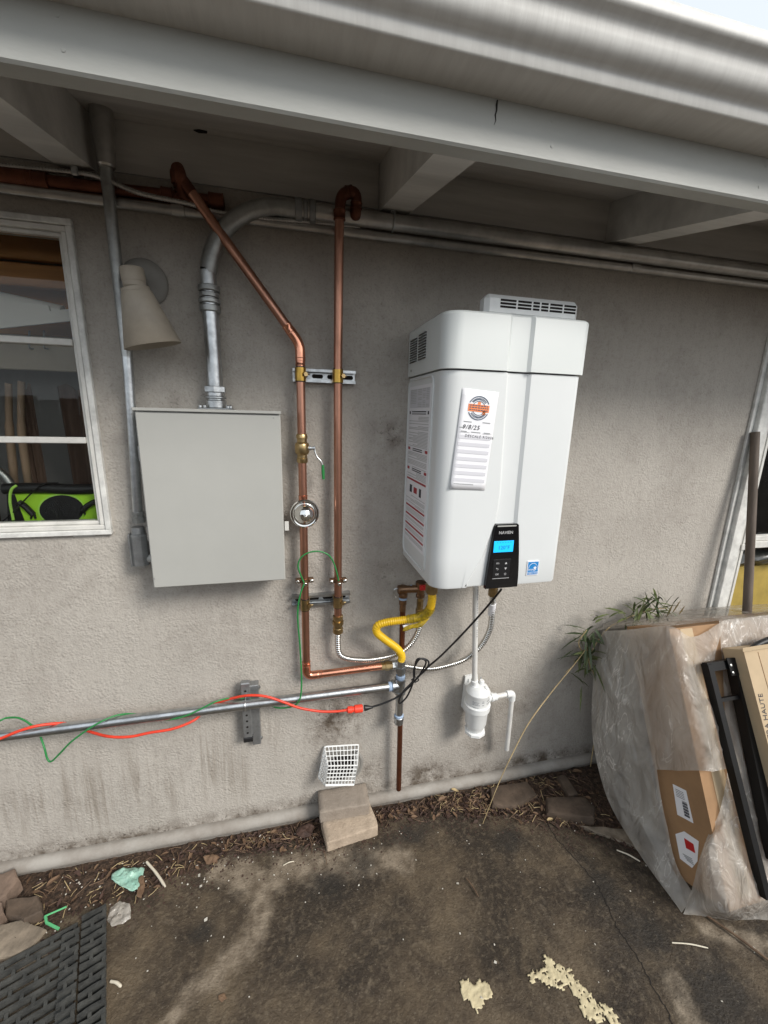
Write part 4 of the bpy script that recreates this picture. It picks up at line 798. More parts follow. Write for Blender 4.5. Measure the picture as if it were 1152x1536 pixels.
# strut channels with pipe clamps
def strut(px0, px1, pyc, label, rot=0.):
    a, b = P(px0, pyc[0], -.018), P(px1, pyc[1], -.018); z = (a.z+b.z)/2
    t = thing('strut_channel', label, 'strut channel', (a.x, 0, z), 'steel strut channels holding the copper pipes'); x0, x1 = a.x, b.x; h = .0205
    m = MB(); m.box(x0, x1, -.0035, -.001, z-h, z+h)
    for s in (-1, 1):
        m.box(x0, x1, -.026, -.0036, z+s*h, z+s*(h-.0026)); m.box(x0, x1, -.026, -.0237, z+s*(h-.0027), z+s*(h-.0085)); m.box(x0, x1, -.0236, -.018, z+s*(h-.0085), z+s*(h-.0062))
    part('channel', m, 'galv', t)
    n = int((x1-x0)/.05)
    for k in range(n):
        xc = x0+.03+k*.05
        part('slot', MB().prism([Vector((xc+.012*(1 if abs(q) < 90 else -1)+.0065*math.cos(math.radians(q)), -.0042, z+.0065*math.sin(math.radians(q)))) for q in (-80, -45, 0, 45, 80, 100, 135, 180, 225, 260)], (0, .0005, 0)), 'crack', t)
    for x in (xl, xr):
        m = MB(); w_ = .020
        pts = [Vector((x-RC-.002, -.026, z)), Vector((x-RC-.002, YC, z))]+[Vector((x+(RC+.002)*math.cos(math.radians(q)), YC-(RC+.002)*math.sin(math.radians(q)), z)) for q in range(165, 14, -15)]+[Vector((x+RC+.002, YC, z)), Vector((x+RC+.002, -.026, z))]
        for p, q in zip(pts, pts[1:]):
            n_ = Vector(((q-p).y, -(q-p).x, 0)).normalized()*.0012
            m.prism([p+n_+Vector((0, 0, w_)), q+n_+Vector((0, 0, w_)), q-n_+Vector((0, 0, w_)), p-n_+Vector((0, 0, w_))], (0, 0, -2*w_))
        c = part('pipe_clamp', m, 'goldclamp' if pyc[0] < 800 else 'brass', t)
        m = MB().lathe(Vector((x+RC-.002, YC-.006, z)), (.25, -1, 0), [(0, .004), (.010, .004), (.011, .007), (.016, .007)], 6); m.tube([Vector((x+RC-.004, YC-.010, z)), Vector((x+RC+.014, YC-.010, z))], .0024, 6); part('clamp_bolt', m, 'brass', c)
        part('cushion', MB().lathe(Vector((x, YC, z-.023)), (0, 0, 1), [(0, RC+.0012), (.003, RC+.0012), (.003, RC+.0002), (.043, RC+.0002), (.043, RC+.0012), (.046, RC+.0012)], 16), 'blackrub', c)
    return t
strut(439, 533, (562, 567), 'steel strut channel with two yellow zinc clamps, above the brass valve')
strut(438, 525, (902, 896), 'steel strut channel with two clamps, below the chrome dome')
# grounding clamps and wires
gz = P(453, 871, YC).z
for x, px, lab in ((xl, 453, 'small grounding clamp on the left copper pipe where both green wires meet'), (xr, 505, 'small grounding clamp on the right copper pipe at the end of the green loop')):
    z = P(px, 870, YC).z
    t = thing('ground_clamp', lab, 'grounding clamp', (x, YC, z), 'grounding clamps on the copper pipes')
    m = MB()
    for s in (-1, 1): m.box(x-.031, x+.031, YC-s*.0045-.003, YC-s*.0045+.003, z-.007, z+.007, bev=.002) if False else None
    m.box(x-.031, x-.013, YC-.014, YC+.008, z-.008, z+.008, bev=.003); m.box(x+.013, x+.031, YC-.014, YC+.008, z-.008, z+.008, bev=.003); m.lathe(Vector((x, YC, z-.008)), (0, 0, 1), [(0, RC+.001), (.001, RC+.004), (.015, RC+.004), (.016, RC+.001)], 18)
    part('jaw', m, 'bronze', t)
    for dx in (-.024, .024): part('screw', MB().lathe(Vector((x+dx, YC-.013, z)), (0, -1, 0), [(0, .0065), (.003, .0065), (.005, .004)], 10), 'steel', t)
    part('terminal', MB().lathe(Vector((x+.002, YC-.014, z-.006)), (0, -1, -.2), [(0, .006), (.010, .006), (.011, .005), (.014, .005)], 8), 'steel', t)
yg = YC-.030
single('bonding_wire', MB().tube(crom([P(456, 874, yg+.002), P(450, 860, yg), P(447, 848, yg), P(452, 836, yg), P(463, 829, yg), P(478, 827, yg), P(492, 832, yg), P(500, 843, yg), P(505, 858, yg), P(508, 871, yg+.004)], 8), .0027, 8), 'green', 'short green wire looping between the two copper pipes', 'wire', P(478, 827, yg), ang=80)
single('bonding_wire', MB().tube(crom([P(456, 876, yg+.002), P(451, 890, yg), P(447, 910, yg), P(447, 935, yg), P(450, 970, yg), P(452, 1010, yg-.005), P(452, 1035, -.095), P(449, 1050, -.10), P(440, 1059, -.09), P(420, 1062, -.075), P(405, 1058, -.05), P(385, 1050, -.045), P(350, 1047, -.06), P(325, 1052, -.088), P(300, 1064, -.096), P(275, 1075, -.096), P(245, 1080, -.075), P(225, 1075, -.05), P(200, 1071, -.045), P(175, 1073, -.07), P(145, 1086, -.096), P(110, 1110, -.10), P(88, 1132, -.095), P(77, 1142, -.09), P(71, 1138, -.085), P(66, 1120, -.075), P(58, 1100, -.05), P(45, 1086, -.05), P(28, 1077, -.06), P(10, 1077, -.085), P(0, 1081, -.095), P(-30, 1095, -.1)], 8), .0030, 8), 'green', 'long green wire hanging down from the left pipe and wound along the gas pipe', 'wire', P(300, 1064, -.09), ang=80)
# ================================================================ GAS PIPE
YG = -.072; RG = .0170
gp_ = thing('gas_pipe', 'horizontal galvanized gas pipe ending in a tee under the yellow hose', 'gas pipe', P(372, 1056, YG))
zg = .606; xt = P(600, 1032, YG).x
part('long_pipe', MB().tube([Vector((-2.0, YG, zg)), Vector((xt-.025, YG, zg))], RG, 24), 'galv', gp_, ang=60)
part('tape_band', MB().lathe(Vector((xt-.048, YG, zg)), (1, 0, 0), [(0, RG), (.002, RG+.0012), (.014, RG+.0012), (.016, RG)], 20), 'tape', gp_)
m = MB().lathe(Vector((xt-.034, YG, zg)), (1, 0, 0), [(0, .019), (.001, .0235), (.010, .0235), (.011, .0205), (.045, .0205), (.05, .015)], 22); m.lathe(Vector((xt, YG, zg-.034)), (0, 0, 1), [(0, .019), (.001, .0235), (.010, .0235), (.011, .0205), (.057, .0205), (.058, .0235), (.067, .0235), (.068, .019)], 22); part('tee', m, 'galv', gp_)
part('tape_ring', MB().lathe(Vector((xt, YG, zg+.034)), (0, 0, 1), [(0, .017), (.002, .0182), (.010, .0182), (.012, .016)], 18), 'tape', gp_)
zc_ = P(598, 1078, YG).z
part('drip_leg', MB().tube([Vector((xt, YG, zg-.03)), Vector((xt, YG, zc_))], .0150, 20), 'galv', gp_, ang=60)
part('drip_cap', MB().lathe(Vector((xt, YG, zc_+.012)), (0, 0, -1), [(0, .018), (.002, .0205), (.012, .0205), (.014, .0190), (.030, .0190), (.035, .015), (.036, .006)], 20), 'galv', gp_)
part('cap_tape', MB().lathe(Vector((xt, YG, zc_+.021)), (0, 0, -1), [(0, .0155), (.002, .0185), (.008, .0185), (.010, .017)], 20), 'tape', gp_)
zh = zg+.044
part('upper_nipple', MB().lathe(Vector((xt, YG, zh)), (0, 0, 1), [(0, .0150), (.012, .0150), (.013, .0195), (.038, .0195), (.039, .0165), (.046, .0165), (.047, .019), (.064, .019), (.066, .015)], 6), 'galv', gp_)
# yellow gas hose
zt = zh+.058
hs_ = thing('gas_hose', 'bright yellow ribbed gas hose curling from the tee up to the heater', 'hose', (xt, YG, zt))
hp = crom([Vector((xt, YG, zt)), Vector((xt+.001, YG-.002, zt+.03)), P(595, 972, -.085), P(576, 958, -.095), P(565, 948, -.105), P(567, 938, -.112), P(582, 933, -.12), P(605, 930, -.13), P(628, 926, -.15), P(643, 917, -.175), P(648, 900, -.195), Vector((P(648, 886, -.20).x, -.20, 1.05))], 14)
part('hose', MB().ribbed(hp, .0150, .0066, .0022, 18), 'yellow', hs_, ang=80)
i0, i1 = int(len(hp)*.66), int(len(hp)*.86)
part('hose_tag', MB().tube(hp[i0:i1], [.0165+.0012*math.sin(k*2.3) for k in range(i1-i0)], 14, caps=False), 'yellowtag', hs_, ang=80)
a = hp[i0+8]; b = P(612, 936, -.14)
m = MB(); q0 = P(607, 944, -.150); q1 = P(646, 926, -.165); q2 = P(640, 938, -.160); q3 = P(610, 947, -.15)
m.grid(lambda u, v: (P(606, 941, -.15).lerp(P(645, 927, -.172), u)).lerp(P(604, 947, -.148).lerp(P(632, 940, -.168), u), v)+Vector((0, .003*math.sin(u*9+v*3), 0)), 10, 4)
o = part('paper_tag', m, 'yellowtag', hs_, ang=80); o.modifiers.new('thick', 'SOLIDIFY').thickness = .0006
m = MB(); m.grid(lambda u, v: P(604, 938, -.145).lerp(P(622, 938, -.15), u).lerp(P(606, 945, -.145).lerp(P(620, 941, -.15), u), v)+Vector((0, .002*math.sin(u*7), 0)), 6, 2)
o = part('white_tag', m, 'paper', hs_, ang=80); o.modifiers.new('thick', 'SOLIDIFY').thickness = .0005
# relief valve and its brown discharge pipe
YR_ = -.052
rv = thing('relief_valve', 'bronze relief valve with red handle and brown pipe running down to the ledge', 'valve', P(598, 1186, YR_))
va = P(605, 884, YR_); vb = P(631, 883, YR_-.03); xd = va.x
part('discharge_pipe', MB().tube([Vector((xd, YR_, va.z-.05)), P(598, 1184, -.050)], .0108, 16), 'brownpipe', rv, ang=60)
m = MB().lathe(Vector((xd, YR_, va.z-.032)), (0, 0, 1), [(0, .014), (.002, .017), (.014, .017), (.016, .015), (.045, .015), (.048, .010)], 16); m.tube([Vector((xd-.016, YR_, va.z)), vb], .0145, 14); m.lathe(Vector((xd-.022, YR_, va.z)), (1, 0, 0), [(0, .012), (.002, .017), (.010, .017), (.012, .015)], 16)
m.lathe(vb+Vector((0, 0, -.035)), (0, 0, 1), [(0, .013), (.002, .017), (.012, .017), (.014, .015), (.05, .017), (.052, .02), (.062, .02)], 12); part('valve_body', m, 'bronze', rv)
d = (vb-va).normalized(); part('thread_tape', MB().lathe(va+d*.028, d, [(0, .0150), (.001, .0160), (.007, .0160), (.008, .015)], 16), 'tape', rv)
part('thread_tape', MB().lathe(Vector((xd, YR_, va.z-.034)), (0, 0, -1), [(0, .0140), (.001, .0160), (.006, .0160), (.007, .012)], 16), 'tape', rv)
part('pipe_adapter', MB().lathe(Vector((xd, YR_, va.z-.042)), (0, 0, -1), [(0, .014), (.004, .0145), (.018, .0145), (.020, .0125), (.045, .0125), (.046, .011)], 12), 'bronze', rv)
part('handle', MB().box(vb.x-.012, vb.x+.024, vb.y-.030, vb.y-.016, vb.z+.004, vb.z+.024, bev=.003), 'redh', rv)
part('test_lever', MB().tube(crom([Vector((xd-.024, YR_-.002, va.z+.006)), Vector((xd-.036, YR_-.002, va.z+.002)), Vector((xd-.034, YR_-.002, va.z-.022)), Vector((xd-.028, YR_-.002, va.z-.030))]), .002, 6), 'galv', rv)
# corrugated stainless connectors
def flex(label, pts, loc, ends, r=.0118):
    t = thing('corrugated_connector', label, 'water connector', loc, 'corrugated stainless water connectors')
    part('tube', MB().ribbed(crom(pts, 14), r, .0072, .0034, 14), 'steel', t, ang=80)
    for c, d, rr, l in ends: part('nut', MB().lathe(Vector(c), Vector(d), [(0, rr-.003), (.002, rr), (l*.55, rr), (l*.56, rr-.003), (l*.97, rr-.003), (l, rr-.005)], 6), 'brass' if rr < .0175 else 'steel', t)
    return t
zf = zb2-.045
f1 = [Vector((xr, YR, zf)), P(507, 972, YR), P(512, 984, YR), P(530, 989, YR), P(560, 989, YR-.002), P(595, 981, YR-.006), P(614, 968, YR-.012), P(626, 950, YR-.02), P(631, 930, YR-.028), Vector((vb.x, vb.y, P(632, 918, vb.y).z))]
flex('ribbed steel connector running left from the relief valve to the right copper pipe', f1, f1[0], [(Vector((xr, YR, zf-.008)), (0, 0, 1), .015, .026), (f1[-1]-Vector((0, 0, .01)), (0, 0, 1), .0155, .04), (f1[-1]+Vector((0, 0, .028)), (0, 0, 1), .013, .04)])
m = None
cY = -.055
f2 = [Be+Vector((.012, 0, 0)), P(640, 1003, cY), P(668, 999, cY-.005), P(697, 989, cY-.015), P(720, 970, cY-.03), P(734, 946, cY-.05), P(738, 922, cY-.07), P(739, 905, cY-.085), P(739, 893, cY-.10)]
t2 = flex('ribbed steel connector sweeping right from the bright copper pipe up to the heater', f2, f2[0], [(f2[0]-Vector((.02, 0, 0)), (1, 0, 0), .0175, .04), (f2[-1]-Vector((0, 0, .004)), (0, 0, 1), .017, .06)])
part('paper_sleeve', MB().tube([f2[-3]+Vector((0, .006, -.0)), f2[-2]], .0135, 14), 'paper', t2)
# ================================================================ CORDS
Yk = -.155
pc = thing('power_cord', 'black heater power cord bundled in a loop above the red plug', 'cord', P(630, 1015, Yk))
s0_ = P(752, 884, -.30)
main = crom([s0_, P(744, 894, -.28), P(722, 920, -.24), P(690, 955, -.19), P(660, 985, -.15), P(640, 1002, -.13), P(625, 1018, -.12), P(612, 1032, -.115), P(595, 1046, -.115), P(575, 1055, -.11), P(556, 1061, -.105)], 8)
part('cord', MB().tube(main, .0036, 10), 'blackrub', pc, ang=80)
part('loop', MB().tube(crom([P(626, 1016, -.125), P(640, 1003, -.145), P(643, 993, -.150), P(636, 988, -.150), P(628, 990, -.15), P(621, 1004, -.14), P(620, 1022, -.130), P(611, 1044, -.125), P(600, 1055, -.122), P(599, 1049, -.125), P(606, 1036, -.128), P(620, 1020, -.132), P(622, 1002, -.145), P(625, 990, -.152), P(632, 988, -.155), P(639, 994, -.152), P(630, 1012, -.135)], 8), .0034, 8), 'blackrub', pc, ang=80)
part('twist_tie', MB().tube(crom([P(617, 1020, -.14), P(623, 1016, -.146), P(628, 1020, -.14), P(622, 1024, -.135)]), .0022, 6), 'blackrub', pc)
pe = P(556, 1061, -.105); pd = (P(525, 1064, -.103)-pe).normalized()
part('plug', MB().lathe(pe+pd*(-.008), pd, [(0, .0045), (.012, .007), (.028, .0115), (.032, .0115), (.033, .010)], 10), 'blackrub', pc)
ec = thing('extension_cord', 'orange red extension cord wound along the galvanized gas pipe', 'cord', P(300, 1075, -.09))
Rr_ = [P(-40, 1122, -.10), P(0, 1108, -.10), P(30, 1096, -.098), P(60, 1088, -.085), P(95, 1085, -.06), P(115, 1090, -.045), P(140, 1099, -.055), P(165, 1105, -.09), P(195, 1105, -.096), P(225, 1099, -.094), P(260, 1093, -.088), P(290, 1081, -.07), P(305, 1068, -.046), P(325, 1055, -.05), P(350, 1047, -.07), P(375, 1043, -.09), P(400, 1045, -.098), P(425, 1053, -.100), P(450, 1062, -.102), P(480, 1067, -.103), P(505, 1067, -.104), P(521, 1065, -.104)]
part('cord', MB().tube(crom(Rr_, 8), .0046, 10), 'redcord', ec, ang=80)
e1 = P(521, 1065, -.104); ed = (pe-e1).normalized()
part('socket', MB().lathe(e1-ed*.004, ed, [(0, .006), (.004, .009), (.006, .0125), (.022, .0125), (.024, .0105), (.028, .0105), (.032, .0150), (.060, .0150), (.062, .013)], 12), 'redplug', ec)
# ================================================================ WALL BRACKET
br = thing('pipe_bracket', 'grey perforated steel bracket clamping the gas pipe to the wall', 'bracket', P(376, 1065, 0))
wp0 = P(385, 1020, -.002); wp1 = P(384, 1108, -.002)
bxx = (wp0.x+wp1.x)/2-.010
part('wall_plate', MB().box(bxx-.006, bxx+.024, -.0345, -.001, wp1.z, wp0.z, bev=.002), 'bracket', br)
m = MB(); cx0 = bxx-.020; zt_ = P(375, 1024, -.05).z; zb_ = P(370, 1118, -.075).z
Ms = Matrix.Translation(Vector((cx0, -.040, 0))); 
m = MB().box(-.016, .016, -.0125, .0125, zb_+.012, zt_, m=Ms, bev=.003); part('square_tube', m, 'bracket', br)
part('end_cap', MB().box(-.0168, .0168, -.0135, .0130, zb_-.008, zb_+.012, m=Ms, bev=.002), 'blackrub', br)
k = 0; z = zb_+.034
while z < zt_-.01:
    if abs(z-zg) > .022: part('hole', MB().lathe(Vector((cx0, -.0528, z)), (0, -1, 0), [(0, .0042), (.0004, .0042)], 12), 'crack', br)
    z += .0255
m = MB().tube([Vector((cx0, -.05, zg-.024))]+[Vector((cx0, YG-(RG+.002)*math.cos(math.radians(q)), zg+(RG+.002)*math.sin(math.radians(q)))) for q in range(-60, 121, 20)]+[Vector((cx0, -.05, zg+.022))], .0026, 8); part('u_bolt', m, 'galv', br)
part('nut', MB().lathe(Vector((cx0, -.053, zg-.030)), (0, -1, 0), [(0, .0065), (.005, .0065), (.0052, .0035), (.012, .0035)], 6), 'galv', br)
for z in (wp1.z+.018, wp0.z-.018, zg-.04): part('bolt', MB().lathe(Vector((bxx+.024, -.022, z)), (1, -.9, 0), [(0, .008), (.001, .008), (.0012, .005), (.005, .005)], 8), 'galv', br)
# ================================================================ CONDENSATE NEUTRALIZER
cn = thing('condensate_neutralizer', 'white plastic condensate filter canister with drain pipe on the wall', 'filter canister', (.745, 0, .36))
cc = P(716, 1050, -.085); cxn = cc.x; Yn = -.085; ztop = P(716, 1030, Yn).z; zbot = P(716, 1102, Yn).z; Rn = .051
zz0 = P(716, 1102, Yn-.03).z
H = ztop-zz0
m = MB().lathe(Vector((cxn, Yn, zz0)), (0, 0, 1), [(0, .020), (.002, .032), (.010, .034), (.030, .040), (.040, .044), (.105, .047), (.106, .0475)], 32); part('bowl', m, 'plastic_w', cn, ang=40)
part('base_plate', MB().lathe(Vector((cxn, Yn, zz0-.012)), (0, 0, 1), [(0, .041), (.003, .044), (.014, .044), (.016, .040)], 8), 'plastic_w', cn)
zb_n = zz0+.106
part('collar', MB().lathe(Vector((cxn, Yn, zb_n)), (0, 0, 1), [(0, .050), (.002, .0535), (.026, .0545), (.029, .051)], 36), 'plastic_w', cn)
part('head', MB().lathe(Vector((cxn, Yn, zb_n+.029)), (0, 0, 1), [(0, .0485), (.045, .0485), (.048, .0500), (.054, .0500), (.058, .047), (.074, .038), (.080, .028), (.082, .012)], 36), 'plastic_w', cn, ang=30)
ln = MB()
def cyl_print(a0, a1, z, h):
    for k in range(4):
        A = math.radians(a0+(a1-a0)*k/4); B = math.radians(a0+(a1-a0)*(k+1)/4); r = .0489
        ln.prism([Vector((cxn+r*math.sin(t), Yn-r*math.cos(t), zq)) for t, zq in ((A, z-h/2), (B, z-h/2), (B, z+h/2), (A, z+h/2))], (0, .0003, 0))
for a0, a1, z, h in ((-50, -18, .030, .0028), (-50, -22, .024, .0028), (-50, -14, .018, .0028), (-50, -20, .006, .002), (22, 55, .032, .0036), (22, 55, .022, .002), (22, 50, .017, .002), (-4, 6, .036, .002), (-5, 7, .030, .004), (-4, 6, .018, .003)): cyl_print(a0, a1, zb_n+.029+z, h)
part('printing', ln, 'lightprint', cn)
bp0 = P(697, 1013, -.003); bp1 = P(699, 1058, -.003)
part('wall_bracket', MB().prism([Vector((bp0.x, -.012, bp0.z)), Vector((bp0.x-.006, -.012, bp1.z)), Vector((cxn+.055, -.012, bp1.z)), Vector((cxn+.030, -.012, bp0.z+.006))], (0, .010, 0)).box(bp0.x-.004, bp0.x, -.050, -.012, bp1.z, bp0.z-.03).box(cxn-.02, cxn+.02, -.06, -.012, bp1.z, bp1.z+.02), 'plastic_w', cn)
for dx, dz in ((.014, -.022), (.072, -.018), (.010, -.09)): part('bracket_hole', MB().box(bp0.x+dx-.003, bp0.x+dx+.003, -.0125, -.0119, bp0.z+dz-.008, bp0.z+dz+.008), 'lightprint', cn)
ptop = Vector((.655, -.150, HZ0+.01)); pbt = Vector((cxn-.020, Yn, ztop+.025))
part('inlet_pipe', MB().tube([ptop, pbt], .0107, 18), 'pvc', cn, ang=60)
dv_ = (ptop-pbt).normalized(); part('inlet_socket', MB().lathe(pbt-dv_*.055, dv_, [(0, .021), (.02, .019), (.022, .0165), (.042, .0165), (.044, .0145), (.064, .0145), (.066, .011)], 20), 'plastic_w', cn)
part('print_marks', MB().box(0, .0006, -.0008, 0, 0, .001), 'lightprint', cn) if False else None
pm = MB(); dp = (pbt-ptop)
for k in range(22):
    q = ptop+dp*(.20+.018*k); 
    if k % 6 != 5: pm.box(q.x+.002, q.x+.0046, q.y-.0111, q.y-.0106, q.z-.0028, q.z+.0028)
part('pipe_print', pm, 'lightprint', cn)
o1 = Vector((cxn+.046, Yn, P(735, 1046, Yn).z)); o2 = P(768, 1044, Yn); o2.z = o1.z+.004; o3 = P(760, 1124, Yn+.02)
part('outlet_socket', MB().lathe(o1-Vector((.012, 0, 0)), (1, 0, 0), [(0, .019), (.018, .019), (.019, .0145), (.026, .0145), (.027, .0185), (.036, .0185), (.037, .0155), (.052, .0155), (.054, .0125)], 20), 'plastic_w', cn)
part('outlet_pipe', MB().tube([o1+Vector((.03, 0, 0)), o2-Vector((.012, 0, 0))], .0105, 16), 'pvc', cn)
part('elbow', MB().tube(fillet([o2-Vector((.026, 0, 0)), o2, o2+(o3-o2).normalized()*.032], .020), .0148, 18), 'plastic_w', cn)
part('drain_pipe', MB().tube([o2+(o3-o2).normalized()*.025, o3], .0105, 18), 'pvc', cn)
part('port_caps', MB().lathe(Vector((cxn+.014, Yn+.004, ztop+.012)), (.1, -.1, 1), [(0, .010), (.012, .010), (.014, .008)], 12).lathe(Vector((cxn+.022, Yn-.022, ztop+.000)), (.1, -.3, 1), [(0, .008), (.010, .008), (.012, .006)], 12), 'plastic_w', cn)
# ================================================================ VENT CAGE
vg = thing('vent_guard', 'white plastic grid cage covering a wall vent above the pavers', 'vent cover', P(510, 1150, 0))
vo = P(510, 1150, 0); 
part('vent_ring', MB().lathe(Vector((vo.x+.006, 0, vo.z+.004)), (0, -1, 0), [(0, .094), (.005, .092), (.007, .087), (.006, .082), (.003, .078)], 40), 'lampplate', vg)
part('vent_hole', MB().lathe(Vector((vo.x+.006, 0, vo.z+.004)), (0, -1, 0), [(.0072, .060), (.0076, .060)], 32), 'crack', vg)
A0, A1 = P(487, 1120, -.012), P(538, 1117, -.012); B0, B1 = P(492, 1149, -.078), P(536, 1148, -.078); C0, C1 = P(488, 1177, -.088), P(531, 1176, -.088); D0, D1 = P(478, 1166, -.012), P(530, 1160, -.012)
bars = MB(); rb = .0020
def lat(a0, a1, b0, b1, nu, nv, r=rb, mb=None):
    mb = mb or bars
    for i in range(nu+1): mb.tube([a0.lerp(a1, i/nu), b0.lerp(b1, i/nu)], r, 5)
    for j in range(nv+1): mb.tube([a0.lerp(b0, j/nv), a1.lerp(b1, j/nv)], r, 5)
lat(A0, A1, B0, B1, 9, 4, .0019)
part('top_grid', bars, 'plastic_w', vg); bars = MB(); lat(B0, B1, C0, C1, 9, 5); part('front_grid', bars, 'plastic_w', vg)
bars = MB(); lat(A0, B0, D0, C0, 5, 7); part('side_grid', bars, 'plastic_w', vg); bars = MB(); lat(A1, B1, D1, C1, 5, 7); part('side_grid', bars, 'plastic_w', vg)
m = MB().tube(fillet([A0.lerp(A1, .5), A1, D1, C1+Vector((0, .0, -.002)), C0+Vector((0, 0, -.002)), D0, A0, A0.lerp(A1, .5)], .008, 3), .0034, 8); m.tube([B0, B1], .0026, 6); m.tube([C0+Vector((0, 0, -.003)), C1+Vector((0, 0, -.003))], .0045, 8); part('rim', m, 'plastic_w', vg)
# ================================================================ PAVERS
def block(x0, x1, y0, y1, z0, z1, rotz, label, seed, m_='concrete'):
    c = Vector(((x0+x1)/2, (y0+y1)/2, z0)); Mr = Matrix.Translation(c) @ Matrix.Rotation(rotz, 4, 'Z')
    bm_ = MB(); hx, hy = (x1-x0)/2, (y1-y0)/2; nx, ny, nz = 26, 16, 7
    def face(fn): bm_.grid(fn, 10, 5)
    def disp(p):
        e = .0022*fbm(p.x*60, p.y*60, p.z*60+seed); ch = 0
        q = Vector(p)
        # worn corners
        d = 1-max(0, (abs(q.x)/hx-.93)/.07)*.010/hx if False else 1
        return Mr @ (q*d+Vector((e, e, e*.7 if z1 else 0)))
    h = z1-z0
    for fn in (lambda u, v: disp(Vector((-hx+2*hx*u, -hy+2*hy*v, h))), lambda u, v: disp(Vector((-hx+2*hx*u, -hy, h*v))), lambda u, v: disp(Vector((hx, -hy+2*hy*u, h*v))), lambda u, v: disp(Vector((-hx, hy-2*hy*u, h*v))), lambda u, v: disp(Vector((hx-2*hx*u, hy, h*v)))): face(fn)
    o = single('paver_block', bm_, m_, label, 'paver', c, 'two stacked pavers under the vent guard', ang=40)
    o.modifiers.new('weld', 'WELD').merge_threshold = .004; b_ = o.modifiers.new('worn edge', 'BEVEL'); b_.width = .005; b_.segments = 2; b_.limit_method = 'ANGLE'; b_.angle_limit = math.radians(50)
    return o
block(.102, .310, -.176, -.055, -.012, .044, math.radians(7), 'lower tan concrete paver jutting out beneath the other by the wall', 1.)
block(.090, .293, -.108, -.006, .050, .100, math.radians(-1.0), 'upper grey tan concrete paver right below the white vent guard', 7., 'concreted')
# ================================================================ RUBBER MAT
cA = G(159, 1358, .02); e1 = Vector((-.93, -.367, 0)).normalized(); e2 = Vector((.34, -.94, 0)).normalized()
mt = thing('rubber_mat', 'black slotted rubber mat lying at the lower left corner of the patio', 'mat', cA)
def matsheet(o, w_, l_, pitch, z0, z1, col, seed):
    n = int(l_/pitch); random.seed(seed)
    for k in range(n):
        c = o+e2*(k*pitch); m = MB(); j = random.uniform(-.003, .003)
        hw_ = .0060
        def bar(a, b, h): 
            q = [a-h, b-h, b+h, a+h]; m.prism([Vector((p.x, p.y, z1+.0015*fbm(p.x*30, p.y*30, 5))) for p in q], (0, 0, -(z1-z0)))
        ns = 6
        for s in range(ns): 
            wob = Vector((0, 0, 0))
            bar(c+e1*(w_*s/ns)+e2*(.0012*math.sin(k*3+s)), c+e1*(w_*(s+1)/ns)+e2*(.0012*math.sin(k*3+s+1)), e2*hw_)
        q = col*.5 if k % 2 else 0
        x = q+.006
        while x < w_-.004:
            a = c+e1*x+e2*hw_; b = c+e1*x+e2*(pitch-hw_); bar(a, b, e1*.0045); x += col
        part('slat', m, 'rubber', mt, ang=30)
matsheet(cA+Vector((0, 0, 0)), .066, .36, .0245, -.004, .022, .062, 1)
matsheet(cA+e1*.078+e2*.004, .42, .40, .0270, -.004, .012, .058, 2)
matsheet(cA+e1*.0705+e2*.030, .045, .35, .0260, .0125, .0225, .043, 3)
# ================================================================ STONES
def rock(name, pxs, z0, z1, m, label, seed, cat='stone'):
    pts = [G(*p, z0) for p in pxs]; n = len(pts); c = sum(pts, Vector())/n
    k = MB(); rings = []
    # refine the outline
    ol = []
    for a, b in zip(pts, pts[1:]+pts[:1]):
        for j in range(4): ol.append(a.lerp(b, j/4))
    lev = [(1.03, z0-.02), (1.0, z0+(z1-z0)*.55), (.96, z0+(z1-z0)*.9), (.88, z1), (.6, z1), (.3, z1), (.02, z1)]
    vs = []; 
    for s, z in lev:
        for p in ol:
            q = c+(p-c)*s; d = .004*fbm(q.x*22, q.y*22, seed+z*10); vs.append(Vector((q.x+d, q.y+d, z+.6*d+.25*(z1-z0)*fbm(q.x*9, q.y*9, seed))))
    N_ = len(ol); k.add(vs, [(i*N_+j, i*N_+(j+1) % N_, (i+1)*N_+(j+1) % N_, (i+1)*N_+j) for i in range(len(lev)-1) for j in range(N_)]); k.f = [f[::-1] for f in k.f] if (ol[1]-ol[0]).cross(ol[5]-ol[1]).z < 0 else k.f
    return single(name, k, m, label, cat, (c.x, c.y, 0), ang=35)
rock('stone', [(-40, 1330), (25, 1316), (32, 1330), (12, 1356), (-40, 1380)], 0., .035, 'stone', 'reddish brown stone at the left picture edge beside the wall ledge', 1.)
rock('stone', [(-20, 1362), (6, 1362), (9, 1378), (0, 1390), (-20, 1392)], 0., .03, 'stone', 'small reddish stone at the left picture edge just above the mat', 2.)
rock('stone', [(10, 1357), (60, 1350), (66, 1378), (38, 1392), (12, 1380)], -.01, .022, 'stone2', 'dark brown flat stone between the reddish stones and the mat', 3.)
rock('stone', [(-20, 1395), (40, 1386), (70, 1400), (50, 1425), (20, 1440), (-20, 1445)], -.01, .010, 'tanrock', 'pale tan lump of concrete touching the top edge of the mat', 4.)
rock('stone', [(818, 1203), (876, 1200), (892, 1215), (890, 1238), (820, 1226)], -.012, .016, 'stone2', 'flat brown paving stone in the leaf litter left of the wrapped boxes', 5.)
rock('stone', [(735, 1186), (790, 1176), (806, 1196), (770, 1216), (738, 1213)], -.012, .008, 'stone2', 'flat dark reddish stone half buried among dry needles', 6.)
rock('stone', [(870, 1242), (935, 1248), (960, 1272), (985, 1290), (960, 1280), (900, 1256)], -.015, .004, 'tanrock', 'grey concrete edging piece beside the plastic wrap', 7.)
rock('stone', [(835, 1168), (846, 1166), (866, 1196), (852, 1200)], -.01, .012, 'stone2', 'narrow dark stone sliver near the wall ledge left of the wrapped boxes', 8.)
